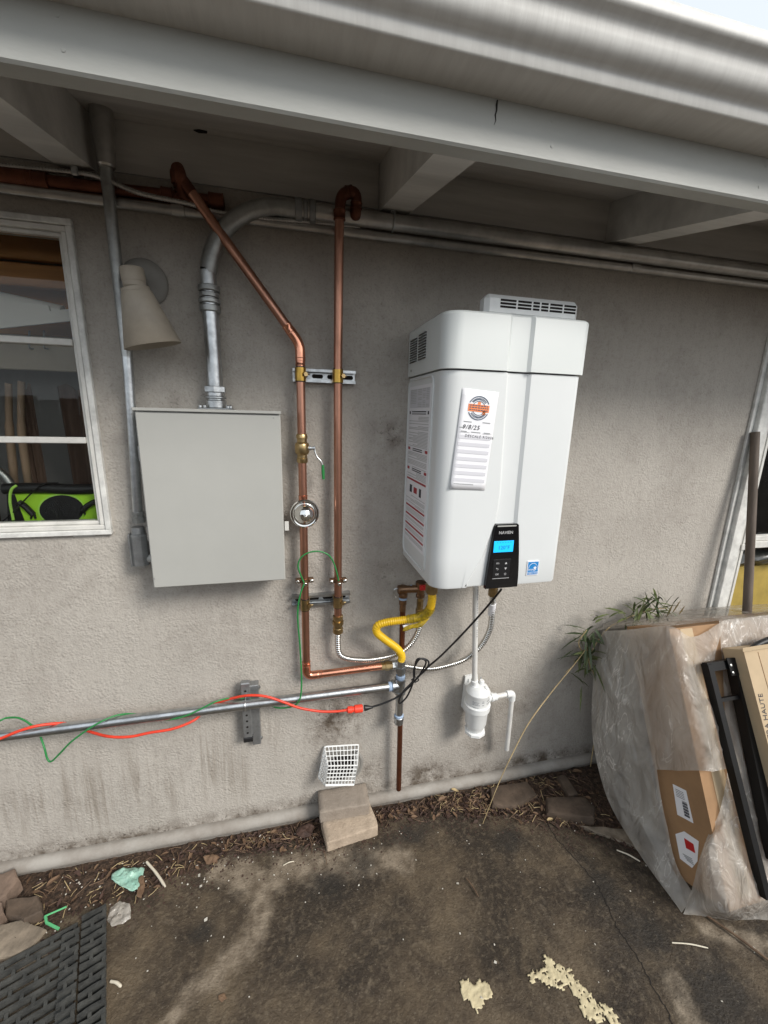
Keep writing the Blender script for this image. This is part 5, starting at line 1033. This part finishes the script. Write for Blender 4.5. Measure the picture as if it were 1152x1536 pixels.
# ================================================================ SCRAPS
def scrap(name, pxs, m, label, cat, h=.006, amp=.006, seed=0., z=.003):
    pts = [G(*p, z) for p in pxs]; c = sum(pts, Vector())/len(pts); k = MB(); n = len(pts)*5; R_ = 8; ol = []
    for a, b in zip(pts, pts[1:]+pts[:1]):
        for j in range(5): ol.append(a.lerp(b, j/5))
    vs = []
    for i in range(R_+1):
        s = i/R_
        for p in ol: q = c+(p-c)*max(s, .01); vs.append(Vector((q.x+.002*fbm(q.x*60, q.y*60, seed), q.y, z+h*(1-s*.6)+amp*fbm(q.x*38, q.y*38, seed))))
    k.add(vs, [(i*n+j, i*n+(j+1) % n, (i+1)*n+(j+1) % n, (i+1)*n+j) for i in range(R_) for j in range(n)])
    o = single(name, k, m, label, cat, c, ang=30); o.modifiers.new('thick', 'SOLIDIFY').thickness = .0008; return o
scrap('plastic_scrap', [(168, 1312), (182, 1304), (200, 1301), (217, 1302), (214, 1320), (208, 1334), (198, 1338), (182, 1330), (167, 1321)], 'teal', 'crumpled pale teal plastic scrap on the dirt near the ledge', 'scrap', .008, .010, 3.)
scrap('dry_leaf', [(304, 1288), (318, 1283), (330, 1286), (322, 1296), (310, 1297)], 'leafb', 'curled tan leaf against the ledge right of the white stick', 'leaf', .012, .008, 4.)
scrap('dry_leaf', [(208, 1318), (215, 1312), (218, 1330), (212, 1348), (205, 1346)], 'leafb', 'tan dry leaf touching the right side of the teal scrap', 'leaf', .006, .006, 9.)
scrap('dry_leaf', [(328, 1494), (336, 1490), (340, 1498), (333, 1504), (327, 1500)], 'leafb', 'small curled brown leaf alone on the bare concrete at bottom', 'leaf', .006, .004, 6.)
scrap('film_scrap', [(165, 1362), (180, 1352), (196, 1357), (196, 1378), (184, 1386), (168, 1392), (160, 1380)], 'film', 'crumpled brownish translucent scrap just right of the mat corner', 'scrap', .004, .006, 11.)
scrap('dark_leaf', [(446, 1242), (462, 1236), (472, 1240), (466, 1254), (452, 1258), (443, 1252)], 'leafr', 'blackened leaf on the soil left of the lower paver', 'leaf', .008, .008, 12.)
def stick(name, a, b, r, m, label, cat, z=.008, bend=.0012):
    p = G(*a, z); q = G(*b, z); mid = p.lerp(q, .5)+Vector((bend, bend, .003)); return single(name, MB().tube(crom([p, mid, q], 5), [r*.9]*5+[r]*5+[r*.6], 7), m, label, cat, mid, ang=60)
stick('pale_stick', (220, 1293), (248, 1330), .0046, 'bone', 'pale peeled stick lying right of the teal scrap', 'stick', .010)
stick('pale_stick', (166, 1472), (182, 1480), .0042, 'bone', 'short pale wood piece right of the rubber mat', 'stick', .006)
stick('pale_stick', (425, 1298), (441, 1292), .0018, 'bone', 'thin white splinter on the light concrete streak', 'stick', .005)
stick('white_string', (1008, 1414), (1062, 1422), .0022, 'bone', 'short white string on dark concrete below the wrapped boxes', 'string', .005)
stick('long_twig', (1058, 1372), (1160, 1446), .0038, 'twig', 'long thin brown twig running to the right picture edge', 'twig', .008)
stick('twig', (700, 1318), (718, 1345), .0022, 'twig', 'small dark twig alone in the middle of the concrete', 'twig', .005)
stick('twig', (925, 1275), (960, 1292), .0028, 'bone', 'whitish twig at the foot of the plastic wrap', 'twig', .008)
stick('twig', (486, 1278), (490, 1296), .0016, 'twig', 'thin twig poking out below the lower paver', 'twig', .006)
k = MB().tube([G(100, 1360, .012), G(68, 1374, .012)], .0028, 6); k.tube([G(68, 1374, .012), G(70, 1384, .012), G(88, 1393, .012)], .0042, 6); single('green_strap', k, 'greenlt', 'kinked green plastic strap just above the rubber mat', 'strap', G(72, 1376, .01))
# cream paint spills (raised crusts)
def crust(pxs, label, seed, hole=.0):
    k = MB(); pts = [G(*p, 0) for p in pxs]; xs = [p.x for p in pts]; ys = [p.y for p in pts]; st = .0042
    def inside(x, y):
        c = False; n = len(pts)
        for i in range(n):
            a, b = pts[i], pts[(i+1) % n]
            if (a.y > y) != (b.y > y) and x < (b.x-a.x)*(y-a.y)/(b.y-a.y)+a.x: c = not c
        return c
    nx = int((max(xs)-min(xs))/st)+4; ny = int((max(ys)-min(ys))/st)+4; x0, y0 = min(xs)-st*2, min(ys)-st*2; idx = {}
    def vid(i, j):
        if (i, j) not in idx:
            x, y = x0+i*st, y0+j*st; idx[(i, j)] = len(k.v); k.v.append(Vector((x+.002*fbm(x*120, y*120, seed), y+.002*fbm(x*120, y*120, seed+4), gheight(x, y)+.0028+.0028*fbm(x*90, y*90, seed))))
        return idx[(i, j)]
    for i in range(nx):
        for j in range(ny):
            x, y = x0+(i+.5)*st+.010*fbm(i*.35, j*.35, seed), y0+(j+.5)*st+.010*fbm(i*.35, j*.35, seed+9)
            if inside(x, y) and fbm(i*.55, j*.55, seed+2) > -.48+hole: k.f.append((vid(i, j), vid(i+1, j), vid(i+1, j+1), vid(i, j+1)))
    o = single('paint_spill', k, 'spill', label, 'paint spill', sum(pts, Vector())/len(pts), 'cream paint spills on the concrete', ang=50); o.modifiers.new('thick', 'SOLIDIFY').thickness = .0015
crust([(692, 1473), (700, 1469), (706, 1474), (712, 1477), (722, 1472), (732, 1476), (740, 1486), (736, 1498), (724, 1504), (722, 1516), (712, 1514), (704, 1504), (692, 1497), (690, 1484)], 'compact cream paint spill left of the longer one', 1., -.25)
crust([(812, 1430), (820, 1436), (838, 1446), (850, 1454), (860, 1463), (868, 1474), (878, 1484), (888, 1496), (900, 1512), (908, 1530), (896, 1536), (878, 1528), (868, 1516), (872, 1504), (862, 1492), (852, 1480), (838, 1484), (822, 1480), (808, 1470), (798, 1474), (790, 1468), (796, 1458), (812, 1456), (818, 1446)], 'long cream paint spill trailing to the bottom picture edge', 5., .02)
crust([(900, 1504), (910, 1506), (920, 1520), (934, 1540), (916, 1540), (904, 1520)], 'small cream paint spill right at the end of the long one', 8., .05)
# slab crack
cp_ = [(818, 1232), (838, 1262), (858, 1282), (876, 1304), (893, 1322), (905, 1345), (916, 1368), (926, 1392), (943, 1416), (962, 1446), (978, 1478), (998, 1510), (1012, 1545)]
cc_ = []; random.seed(11)
for a, b in zip(cp_, cp_[1:]):
    for j in range(6): t = j/6; p = G(a[0]+(b[0]-a[0])*t, a[1]+(b[1]-a[1])*t, 0); p += Vector((random.uniform(-.0035, .0035), random.uniform(-.0035, .0035), 0)); cc_.append(p)
m = MB(); vs = []
for i, p in enumerate(cc_):
    d = (cc_[min(i+1, len(cc_)-1)]-cc_[max(0, i-1)]).normalized(); n_ = Vector((-d.y, d.x, 0)); w_ = .0012+.0011*abs(fbm(i*.4, 0, 3)); z = gheight(p.x, p.y)+.0012
    vs += [p+n_*w_+Vector((0, 0, z)), p-n_*w_+Vector((0, 0, z))]
m.add(vs, [(2*i, 2*i+1, 2*i+3, 2*i+2) for i in range(len(cc_)-1)]); part('ground_crack', m, 'crack', None, kind='structure')
# ================================================================ LITTER (stuff)
random.seed(21)
def litter(name, label, m, spots, kind_='leaf', cat='leaf litter'):
    k = MB()
    for (x, y, z, s) in spots:
        a = random.uniform(0, 6.28); ti = random.uniform(-.5, .5); R3 = Matrix.Translation(Vector((x, y, z))) @ Matrix.Rotation(a, 4, 'Z') @ Matrix.Rotation(ti, 4, 'X') @ Matrix.Rotation(random.uniform(-.3, .3), 4, 'Y')
        if kind_ == 'leaf':
            w_ = s*random.uniform(.28, .5); c = random.uniform(.1, .35)*s
            q = [(-s, 0, 0), (-s*.3, -w_, c), (s*.5, -w_*.8, c*.8), (s, 0, 0), (s*.5, w_*.8, c), (-s*.3, w_, c*.7), (0, 0, -c*.1)]
            k.add([R3 @ Vector(v) for v in q], [(0, 1, 6), (1, 2, 6), (2, 3, 6), (3, 4, 6), (4, 5, 6), (5, 0, 6)])
        elif kind_ == 'needle':
            r = s*.035+.0005; b_ = random.uniform(-.2, .2)*s; k.tube([R3 @ Vector(v) for v in ((-s, 0, 0), (0, b_, abs(b_)*.5), (s, 0, 0))], r, 4)
        else:
            q = [(-s, -s*.6, 0), (s*.8, -s*.7, 0), (s, s*.5, 0), (-s*.6, s*.8, 0)]; k.add([R3 @ Vector(v) for v in q]+[R3 @ (Vector(v)+Vector((0, 0, s*.4))) for v in q], [(0, 3, 2, 1), (4, 5, 6, 7), (0, 1, 5, 4), (1, 2, 6, 5), (2, 3, 7, 6), (3, 0, 4, 7)])
    o = single(name, k, m, label, cat, (0, 0, 0), ang=60); o['kind'] = 'stuff'; return o
def soilspot(x0, x1, dens_out=.03):
    x = random.uniform(x0, x1); ey = slab_edge_y(x); y = random.uniform(ey-dens_out*random.random()**2, -.045); return x, y
def spots(n, rng, s0, s1, out=.05, lift=.003): 
    o = []
    for _ in range(n):
        a, b = random.choice(rng) if isinstance(rng, list) else rng; x, y = soilspot(a, b, out); o.append((x, y, gheight(x, y)+random.uniform(0, lift)+.001, random.uniform(s0, s1)))
    return o
RL = [(-1.1, -.2), (-.2, .1), (.3, .75), (.6, 1.35), (.7, 1.35), (.7, 1.3)]
litter('leaf_litter', 'dark rotting leaf bits scattered on the soil strip along the ledge', 'leafr', spots(1500, RL, .004, .014, .06, .008))
litter('leaf_litter', 'lighter brown dry leaves scattered on the soil strip along the ledge', 'leafb', spots(330, RL, .005, .016, .06, .012))
litter('dry_needles', 'straw coloured needles and stalks in the soil strip below the canister', 'straw', spots(190, [(.55, 1.3), (.6, 1.2), (-.9, .0)], .006, .022, .03, .012), 'needle', 'needles')
litter('soil_twigs', 'thin dark twigs mixed into the soil strip along the ledge', 'twig', spots(420, RL, .008, .030, .05, .010), 'needle', 'twigs')
litter('soil_crumbs', 'dark crumbs of soil along the broken slab edge', 'leafr', [(*(lambda x, y: (x, y, gheight(x, y)))(random.uniform(-1., 1.4), 0) , .002)]+[(x, y, gheight(x, y), random.uniform(.0012, .004)) for x, y in [(lambda x: (x, slab_edge_y(x)-abs(random.gauss(0, .05))))(random.uniform(-1., 1.4)) for _ in range(1600)]], 'crumb', 'soil')
wh_sp = []
for _ in range(270):
    if random.random() < .62: x, y = random.uniform(-.9, .45), -.05-abs(random.gauss(0, .13))
    else: x, y = random.uniform(-.6, 1.5), random.uniform(-1.0, -.1)
    wh_sp.append((x, y, max(gheight(x, y), -.01)+.001, random.uniform(.0010, .0030) if random.random() < .93 else random.uniform(.004, .006)))
litter('paint_flakes', 'tiny white paint flakes sprinkled over the soil and concrete', 'chip', wh_sp, 'crumb', 'paint flakes')
for i, (px, py, s, lab) in enumerate(((203, 1186, .018, 0), (762, 1182, .016, 1), (172, 1210, .015, 2), (100, 1395, .012, 3))): pass
def bigleaf(px, py, s, rot, m, label):
    p = G(px, py, .012); k = MB(); R3 = Matrix.Translation(p) @ Matrix.Rotation(rot, 4, 'Z')
    k.grid(lambda u, v: R3 @ Vector(((u-.5)*2*s, (v-.5)*s*.85*math.sin(math.pi*min(.98, max(.02, u)))**.7, .35*s*(abs(v-.5)*2)**1.5+.12*s*math.sin(u*5))), 10, 6)
    o = single('dry_leaf', k, m, label, 'leaf', p, ang=80); o.modifiers.new('thick', 'SOLIDIFY').thickness = .0006
bigleaf(664, 1200, .024, .3, 'leafb', 'curled dry leaf on the soil right of the brown pipe foot')
bigleaf(682, 1186, .016, -.5, 'straw', 'pale small leaf close under the ledge right of the brown pipe foot')
bigleaf(822, 1175, .020, 1., 'leafb', 'brown leaf near the ledge below the drain pipe end')
bigleaf(866, 1158, .022, -.2, 'leafb', 'tan leaf near the ledge nearest to the wrapped boxes')
bigleaf(825, 1230, .015, .1, 'straw', 'pale leaf lying on the edge of the flat brown stone')
bigleaf(80, 1322, .020, .9, 'leafb', 'pointed tan leaf on the dirt right of the reddish stone')
# ================================================================ WRAPPED BOXES
TH = .20
u_ = Vector((0, .438, .899)).normalized(); v_ = Vector((0, .899, -.438)).normalized()
def lean(name, m, x0, x1, B, th, L, label, cat='cardboard box'):
    o = Vector((0, B, 0)); root = thing(name, label, cat, (x0, B, 0)); k = MB()
    P8 = [Vector((x, 0, 0))+o-v_*(th*t)+u_*(L if s else .022) for x in (x0, x1) for t in (0, 1) for s in (0, 1)]
    k.add(P8, [(0, 1, 3, 2), (4, 6, 7, 5), (0, 4, 5, 1), (2, 3, 7, 6), (0, 2, 6, 4), (1, 5, 7, 3)]); part('carton', k, m, root); return root, o
cb, ob = lean('flat_carton', 'card', 1.352, 2.35, -.557, TH, .905, 'long cardboard box with two white labels leaning under the plastic film')
def onend(s, t, d=.0012, X=1.352): return Vector((X-d, 0, 0))+ob-v_*(TH*t)+u_*s       # on the left end face: s along the box, t across (1 = front)
def endquad(pxs, d=.0010): return [(lambda r, t: Vector(CAM+(1.352-d-CAM[0])/r[0]*r))(RM @ np.array([px-576., py-768., F]), 0) for px, py in pxs]
lb = part('shipping_label', MB().prism(endquad([(1009, 1176), (1029, 1186), (1040, 1235), (1016, 1222)]), (.0006, 0, 0)), 'paper', cb)
q = endquad([(1009, 1176), (1029, 1186), (1040, 1235), (1016, 1222)], .0014); m = MB()
for k in range(16):
    a = .42+.50*k/16; w_ = .012+.012*((k*7) % 3)
    m.prism([q[0].lerp(q[3], a).lerp(q[1].lerp(q[2], a), .50), q[0].lerp(q[3], a).lerp(q[1].lerp(q[2], a), .85), q[0].lerp(q[3], a+w_).lerp(q[1].lerp(q[2], a+w_), .85), q[0].lerp(q[3], a+w_).lerp(q[1].lerp(q[2], a+w_), .50)], (.0003, 0, 0))
for k in range(5):
    a = .12+.055*k; m.prism([q[0].lerp(q[3], a).lerp(q[1].lerp(q[2], a), t) for t in (.15, .75)]+[q[0].lerp(q[3], a+.015).lerp(q[1].lerp(q[2], a+.015), t) for t in (.75, .15)], (.0003, 0, 0))
part('barcode', m, 'ink', lb)
l2_ = part('torn_label', MB().prism(endquad([(1013, 1251), (1026, 1247), (1048, 1262), (1046, 1292), (1038, 1302), (1020, 1288)]), (.0006, 0, 0)), 'paper', cb)
q = endquad([(1026, 1257), (1040, 1266), (1043, 1280), (1029, 1272)], .0014); part('label_mark', MB().prism(q, (.0003, 0, 0)), 'redh', l2_)
m = MB()
for k in range(4): q = endquad([(1024+k*2, 1280+k*3), (1038+k, 1288+k*3), (1038+k, 1289.3+k*3), (1024+k*2, 1281.3+k*3)], .0014); m.prism(q, (.0003, 0, 0))
part('label_text', m, 'lightprint', l2_)
part('tape', MB().prism([Vector((1.40, 0, 0))+ob-v_*(TH+.0012)+u_*s for s in (.05, .9)]+[Vector((1.455, 0, 0))+ob-v_*(TH+.0012)+u_*s for s in (.9, .05)], v_*.0008), 'cardlt', cb)
lean('flat_carton', 'cardgrey', 1.365, 2.35, -.352, .15, .79, 'greyish flat box between the labelled box and the wall, under the film')
# plastic film
wrapn = lambda p, a=.010, f=9: p+Vector((fbm(p.x*f, p.z*f, 1.)*a, -abs(fbm(p.x*f*1.3, p.z*f*.8, 4.))*a, fbm(p.y*f, p.x*f, 7.)*a*.6))
film = thing('plastic_sheet', 'cloudy crumpled plastic sheet draped over the leaning cardboard boxes', 'plastic sheet', (1.3, -.4, 0))
def patch(name, rows, nu=40, nv=40, a=.010, f=9):
    """rows of control points from top to bottom, each row left to right; splined both ways"""
    rr = [crom(r, 8) for r in rows]; n = min(len(r) for r in rr); rr = [[r[int(i*(len(r)-1)/(n-1))] for i in range(n)] for r in rr]
    cols = [crom([r[i] for r in rr], 8) for i in range(n)]; nn = len(cols[0]); k = MB()
    def fn(u, v):
        x = u*(n-1); i = min(int(x), n-2); y = v*(nn-1); j = min(int(y), nn-2); fx, fy = x-i, y-j
        p = (cols[i][j]*(1-fx)+cols[i+1][j]*fx)*(1-fy)+(cols[i][j+1]*(1-fx)+cols[i+1][j+1]*fx)*fy
        e = min(1, 6*min(u, 1-u, v, 1-v)+.35)
        # creases: ridged noise
        c = Vector((p.x*f, p.y*f*.6, p.z*f*.5)); r1 = 1-abs(noise.noise(c))*2; r2 = 1-abs(noise.noise(c*2.3+Vector((3, 1, 2))))*2
        return p+Vector((-.35, -.9, .25))*(a*(max(0, r1)**3+.5*max(0, r2)**3))*e
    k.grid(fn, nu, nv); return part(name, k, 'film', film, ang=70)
FP = lambda px, py, off=.012: PN(px, py, ob-v_*(TH+off), v_)        # on the boxes' front plane
EP = lambda px, py, X=1.335: (lambda r: Vector(CAM+(X-CAM[0])/r[0]*r))(RM @ np.array([px-576., py-768., F]))
ft = lambda x, off=.012: Vector((x, 0, 0))+ob-v_*(TH+off)+u_*.917        # front top edge
btp = lambda x: Vector((x, -.012, .755))
# top: from the wall side to the front top edge
tops = [[EP(903, 946, 1.31)+Vector((0, .01, 0)), btp(1.42), btp(1.7)+Vector((0, 0, .012)), btp(2.0)+Vector((0, 0, .02)), btp(2.45)], [Vector((x, -.17, .835+.01*math.sin(x*9))) for x in (1.325, 1.45, 1.7, 2.0, 2.45)], [ft(x) for x in (1.335, 1.45, 1.7, 2.0, 2.45)]]
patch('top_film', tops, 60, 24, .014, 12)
# flap over the left end and front upper part
cor = lambda s, off=.018: Vector((1.336, 0, 0))+ob-v_*(TH+off)+u_*s
fl = [[EP(925, 947, 1.318), cor(.918, .012), FP(1040, 955, .016), ft(1.60)], [EP(955, 1010, 1.318), cor(.78), FP(1050, 1020, .022), FP(1066, 1020, .018)], [EP(968, 1085, 1.318), cor(.60), FP(1070, 1088, .026), FP(1084, 1090, .022)], [EP(984, 1154, 1.322), cor(.445, .024), FP(1076, 1156, .03), FP(1101, 1149, .026)]]
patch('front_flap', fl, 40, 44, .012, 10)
# upper front right of the flap
fr_ = lambda x, s, off=.016: Vector((x, 0, 0))+ob-v_*(TH+off)+u_*s
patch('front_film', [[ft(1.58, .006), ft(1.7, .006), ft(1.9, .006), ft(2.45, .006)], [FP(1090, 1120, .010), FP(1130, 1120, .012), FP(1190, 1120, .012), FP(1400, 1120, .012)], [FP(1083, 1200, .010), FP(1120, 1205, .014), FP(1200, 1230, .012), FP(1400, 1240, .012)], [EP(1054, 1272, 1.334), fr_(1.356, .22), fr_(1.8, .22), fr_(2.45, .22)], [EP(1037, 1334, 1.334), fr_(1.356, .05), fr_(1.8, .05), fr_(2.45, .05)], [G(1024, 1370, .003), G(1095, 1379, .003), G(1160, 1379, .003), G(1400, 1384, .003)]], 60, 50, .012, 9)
# left side billow
lf = [[EP(903, 946, 1.31), EP(925, 945, 1.318), ft(1.33, .004)], [EP(890, 1020, 1.290), EP(925, 1015, 1.300), EP(962, 1012, 1.325)], [EP(888, 1100, 1.280), EP(930, 1100, 1.292), EP(977, 1100, 1.328)], [EP(908, 1190, 1.280), EP(945, 1190, 1.295), EP(990, 1190, 1.332)], [EP(952, 1270, 1.278), EP(980, 1270, 1.295), EP(1012, 1290, 1.338)], [G(1022, 1368, .003), G(1028, 1358, .012), EP(1038, 1338, 1.345)]]
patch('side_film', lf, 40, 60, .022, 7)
# ---- black metal frame leaning on the boxes
bf = thing('black_metal_frame', 'black steel bed frame rails leaning against the wrapped boxes', 'metal frame', G(1146, 1340, 0))
NP = .045
r1a, r1b = FP(1060, 996, NP), FP(1147, 1345, NP); 
r2a, r2b = FP(1100, 992, NP), FP(1162, 1290, NP)
nrm = -v_
def bar(a, b, w_, h): 
    d = (b-a).normalized(); s = d.cross(nrm).normalized(); q = [a+s*w_/2, b+s*w_/2, b-s*w_/2, a-s*w_/2]; return MB().prism([p+nrm*h/2 for p in q], -nrm*h)
part('rail', bar(r1a, r1b, .022, .028), 'darkm', bf); part('rail', bar(r2a, r2b, .034, .034), 'darkm', bf)
part('crossbar', bar(FP(1058, 1001, NP), FP(1120, 991, NP), .030, .020), 'darkm', bf); part('crossbar', bar(FP(1073, 1051, NP), FP(1112, 1044, NP), .012, .014), 'darkm', bf)
part('hinge_plate', MB().prism([FP(1090, 987, NP+.019), FP(1117, 986, NP+.019), FP(1119, 1012, NP+.019), FP(1098, 1014, NP+.019)], -nrm*.004), 'darkm', bf)
for px, py in ((1096, 998), (1099, 1009)): part('bolt', MB().lathe(FP(px, py, NP+.019), nrm, [(0, .005), (.003, .005), (.004, .003)], 8), 'galvdull', bf)
# ---- carton at the right with text
kc = thing('tall_carton', 'tan cardboard carton printed EXTRA HAUTE at the right picture edge', 'cardboard box', G(1220, 1400, 0))
NK = .10
c0, c1, c2, c3 = FP(1115, 975, NK), FP(1152+90, 960, NK), FP(1370, 1330, NK), FP(1208, 1330, NK)
part('carton', MB().prism([c0, c1, c2, c3], v_*.075), 'cardlt', kc)
fb = FP(1136, 975, NK+.0015); part('flap', MB().prism([FP(1114, 972, NK+.001), FP(1180, 962, NK+.001), FP(1181, 967, NK+.012), FP(1115, 978, NK+.012)], v_*.004), 'cardlt', kc)
part('fold_line', bar(FP(1137, 978, NK+.0006), FP(1236, 1330, NK+.0006), .0018, .0012), 'card', kc)
dn_ = (FP(1168, 1150, NK)-FP(1134, 1000, NK)).normalized(); sd = nrm.cross(-dn_)
up_txt = -dn_; o_t = FP(1150, 1082, NK+.0008)
xt_ = up_txt; zt__ = nrm.cross(xt_)
mt_ = MB().text('EXTRA HAUTE', facing(o_t, xt_, zt__), .027, ext=.0002); part('carton_print', mt_, 'ink', kc)
# black hose ring behind the carton
single('hose_ring', MB().tube(crom([PN(px, py, ob-v_*.26, v_) for px, py in ((1122, 985), (1130, 972), (1145, 963), (1165, 957), (1190, 960))]), .011, 12), 'blackrub', 'black rubber hose arc showing above the tan carton', 'hose', FP(1150, 962, .05), ang=80)
# ================================================================ POLE
pt = P(1133, 648, -.028); pm_ = P(1120, 915, -.15); pb = pt+(pm_-pt)*((pt.z-.0)/(pt.z-pm_.z))
single('wooden_pole', MB().tube([pt, pt.lerp(pb, .4)+Vector((.003, 0, 0)), pb], [.0165, .0175, .0175], 16), 'pole', 'weathered grey brown wooden pole leaning at the right window', 'pole', pb, ang=60)
# ================================================================ BAMBOO
random.seed(33)
bp_ = thing('bamboo_plant', 'green bamboo sprig growing out between the wall and the wrapped boxes', 'plant', (1.33, -.06, 0))
stm = [crom([Vector((1.40, -.05, .0)), P(905, 1010, -.05), P(880, 985, -.07), P(868, 965, -.10), P(880, 945, -.11)], 8), crom([P(880, 990, -.06), P(905, 950, -.07), P(930, 932, -.07), P(975, 915, -.07), P(1000, 912, -.06)], 8), crom([Vector((1.42, -.05, .2)), P(893, 1020, -.08), P(885, 1000, -.09), P(880, 970, -.09)], 6)]
k = MB(); [k.tube(s, .0022, 6) for s in stm]; part('stem', k, 'straw', bp_)
def leaf(mb, p, d, l, w_, droop=.25):
    d = d.normalized(); s = d.cross(Vector((0, 0, 1))); s = s.normalized() if s.length > .01 else Vector((1, 0, 0)); s = (s+Vector((random.uniform(-.4, .4), random.uniform(-.4, .4), random.uniform(-.5, .5)))).normalized(); vs = []
    for i, (t, ww) in enumerate(((0, .15), (.25, .9), (.5, 1), (.75, .65), (1, .02))):
        c = p+d*l*t+Vector((0, 0, -droop*l*t*t)); vs += [c-s*w_*ww, c+Vector((0, 0, -.15*w_)), c+s*w_*ww]
    mb.add(vs, [(i*3+a, i*3+a+1, i*3+a+4, i*3+a+3) for i in range(4) for a in (0, 1)])
def tuft(c, n, l0, l1, m, spread=1.):
    for _ in range(n):
        mb = MB(); d = Vector((random.gauss(0, .8), random.gauss(-.2, .45), random.gauss(.05, .75)))*spread
        leaf(mb, c+Vector((random.gauss(0, .018), random.gauss(0, .012), random.gauss(0, .018))), d, random.uniform(l0, l1), random.uniform(.0035, .0068)); part('leaf', mb, m, bp_, ang=80)
for px, py, n in ((882, 955, 26), (878, 975, 22), (872, 985, 12), (900, 930, 9), (888, 1000, 8), (960, 915, 22), (985, 912, 26), (975, 905, 12), (940, 925, 9), (1000, 915, 8), (882, 1025, 5)):
    tuft(P(px, py, -.08), n, .045, .105, random.choice(('leafg', 'leafg', 'leafd')))
m = MB()
for a, b in (((1000, 925), (1010, 905)), ((1008, 920), (1022, 899)), ((1018, 922), (1028, 908)), ((862, 998), (846, 1010)), ((858, 988), (868, 1000))): 
    mb = MB(); p, q = P(*a, -.10), P(*b, -.10); leaf(mb, p, q-p, (q-p).length, .005, 0); part('dry_leaf', mb, 'straw', bp_)
st_ = crom([P(878, 975, -.11), P(862, 996, -.12), P(826, 1040, -.14), P(793, 1085, -.17), P(769, 1130, -.19), P(748, 1175, -.2), P(724, 1236, -.207)], 8)
single('dry_stalk', MB().tube(st_, [.0012+.0014*math.sin(math.pi*i/len(st_)) for i in range(len(st_))], 6), 'straw', 'long dry straw stalk arching from the bamboo down to the soil', 'stalk', P(790, 1090, -.17))
# ================================================================ FENCE across the yard (mirrored in the window glass)
fe = thing('board_fence', 'dark wooden board fence across the yard, opposite the wall', 'fence', (0, -5.2, 0))
bm0 = None
for k in range(44):
    x = -5+k*.235
    if bm0 is None:
        b = part('board', MB().box(x-.11, x+.11, -5.22, -5.2, 0, 1.75, bev=.004), 'fence', fe); bm0 = b
    else:
        b = bm0.copy(); sc.collection.objects.link(b); b.parent = fe; b.location = (k*.235, 0, .03*math.sin(k*2.1))
part('rail', MB().box(-5.2, 5.2, -5.199, -5.16, 1.45, 1.54), 'fence', fe)
